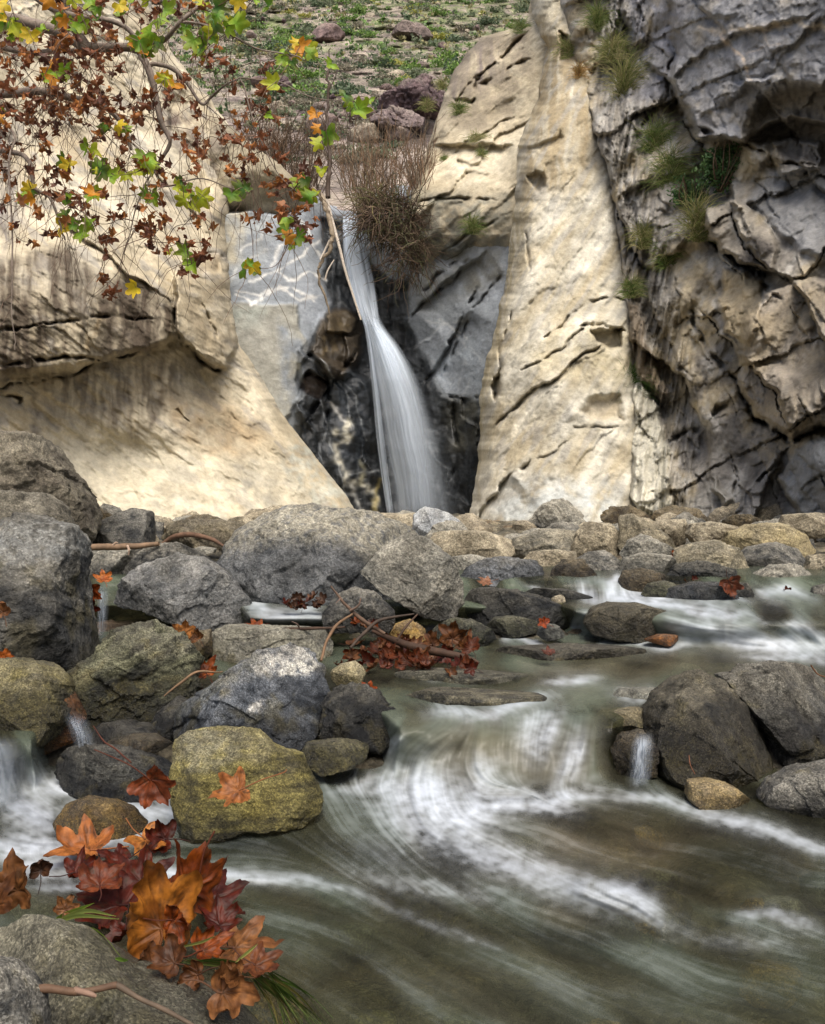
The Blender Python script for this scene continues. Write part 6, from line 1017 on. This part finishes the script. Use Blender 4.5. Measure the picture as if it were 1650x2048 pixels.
for q in o_:
    t_ = tips[q]; A = np.array(tt); v = A-t_; cost = np.linalg.norm(v*[1, 1.3, 1], axis=1)+.9*np.clip(-v[:, 2], 0, None)-.15*np.clip(v[:, 2], 0, .4); s0 = A[np.argmin(cost)]; e = t_+np.array([0, 0, .035]); h = np.linalg.norm(e-s0)
    mid = (s0+e)/2+rs.normal(size=3)*.10*h+np.array([0, 0, .14*h*rs.uniform(-.3, 1.2)]); c = curve_pts([s0, mid, e], 9); tw.tube(c, np.linspace(.0030, .0014, 9), 3, np.array([.15, .09, .06])*rs.uniform(.6, 1.3)); tt += [c[4], c[7]]
    nl = 1 if kin[q] == 'g' else rs.choice([1, 1, 2])
    for u in range(nl):
        pp = e+rs.normal(size=3)*.025*u
        if kin[q] == 'b': V, Q, T, vv = leaf_geo(rs, 2, 22, rs.uniform(1.6, 3.2)*rs.choice([-1, 1]), rs.uniform(.9, 2.4), .35); r = rs.uniform(.030, .056); M = eul(rs.uniform(60, 130), rs.uniform(100, 260), rs.uniform(0, 360)); cc = np.array([(.27, .10, .045), (.20, .075, .035), (.33, .14, .06), (.14, .06, .04), (.42, .17, .05)][rs.randint(5)])*rs.uniform(.7, 1.3); lb.add((V*r)@M.T+pp, Q, T, cc)
        else:
            V, Q, T, vv = leaf_geo(rs, 2, 22, rs.uniform(.6, 1.8)*rs.choice([-1, 1]), rs.uniform(.4, 1.4), .15); r = rs.uniform(.045, .085); M = eul(rs.uniform(50, 130), rs.uniform(80, 280), rs.uniform(-60, 60)); c1 = np.array([(.12, .30, .03), (.22, .42, .03), (.38, .48, .03), (.62, .50, .03), (.07, .20, .04), (.20, .38, .04), (.60, .28, .03)][rs.choice([0, 1, 2, 3, 4, 5, 6, 2, 1, 0])]); rad = np.linalg.norm(V[:, :2], axis=1)[:, None]; lg.add((V*r)@M.T+pp, Q, T, c1*(1-.2*rad)+np.array([.12, .0, 0])*rad)
# fine bare twigs hanging everywhere in the crown
for i in range(420):
    s0 = tt[rs.randint(len(tt))]; v = np.array([rs.normal()*.5, rs.normal()*.4, -rs.uniform(.2, 1)]); c = [s0]
    for k in range(8): v = v/np.linalg.norm(v)+rs.normal(size=3)*.16+[0, 0, -.1]; c.append(c[-1]+v/np.linalg.norm(v)*rs.uniform(.02, .09))
    tw.tube(c, np.linspace(.0022, .0009, 9), 3, np.array([.15, .10, .07])*rs.uniform(.6, 1.3))
tw.obj('twigs', M_WOOD, tree); lb.obj('withered_foliage', M_TLEAF, tree); lg.obj('green_foliage', M_TLEAF, tree)
# ================================================================ light and camera
w = bpy.data.worlds.new('World'); S.world = w; w.use_nodes = True; t = w.node_tree; t.nodes.clear()
sk = t.nodes.new('ShaderNodeTexSky'); sk.sky_type = 'NISHITA'; sk.sun_disc = False; sk.sun_elevation = R(59); sk.sun_rotation = R(166); sk.dust_density = 6; sk.ozone_density = .6; sk.air_density = 1.0
bg = t.nodes.new('ShaderNodeBackground'); bg.inputs['Strength'].default_value = .11; t.links.new(sk.outputs[0], bg.inputs[0]); o = t.nodes.new('ShaderNodeOutputWorld'); t.links.new(bg.outputs[0], o.inputs[0])
sl = bpy.data.lights.new('sun', 'SUN'); sl.energy = 2.1; sl.angle = R(40); sl.color = (1, .95, .86); so = bpy.data.objects.new('sun', sl); C.objects.link(so)
so.rotation_euler = (R(31), 0, R(14))      # from above, behind the camera's right shoulder
cd = bpy.data.cameras.new('camera'); co = bpy.data.objects.new('camera', cd); C.objects.link(co); S.camera = co
co.location = (0, 0, H); co.rotation_euler = (R(90), 0, 0); cd.sensor_fit = 'HORIZONTAL'; cd.sensor_width = 24; cd.lens = 24*F/1650; cd.clip_start = .05; cd.clip_end = 600
cd.shift_y = -(1024-YH)/1650
S.view_settings.view_transform = 'Standard'; S.view_settings.look = 'None'; S.view_settings.gamma = 1; S.view_settings.exposure = 0.7
S.cycles.max_bounces = 6; S.cycles.transparent_max_bounces = 24; S.cycles.diffuse_bounces = 3
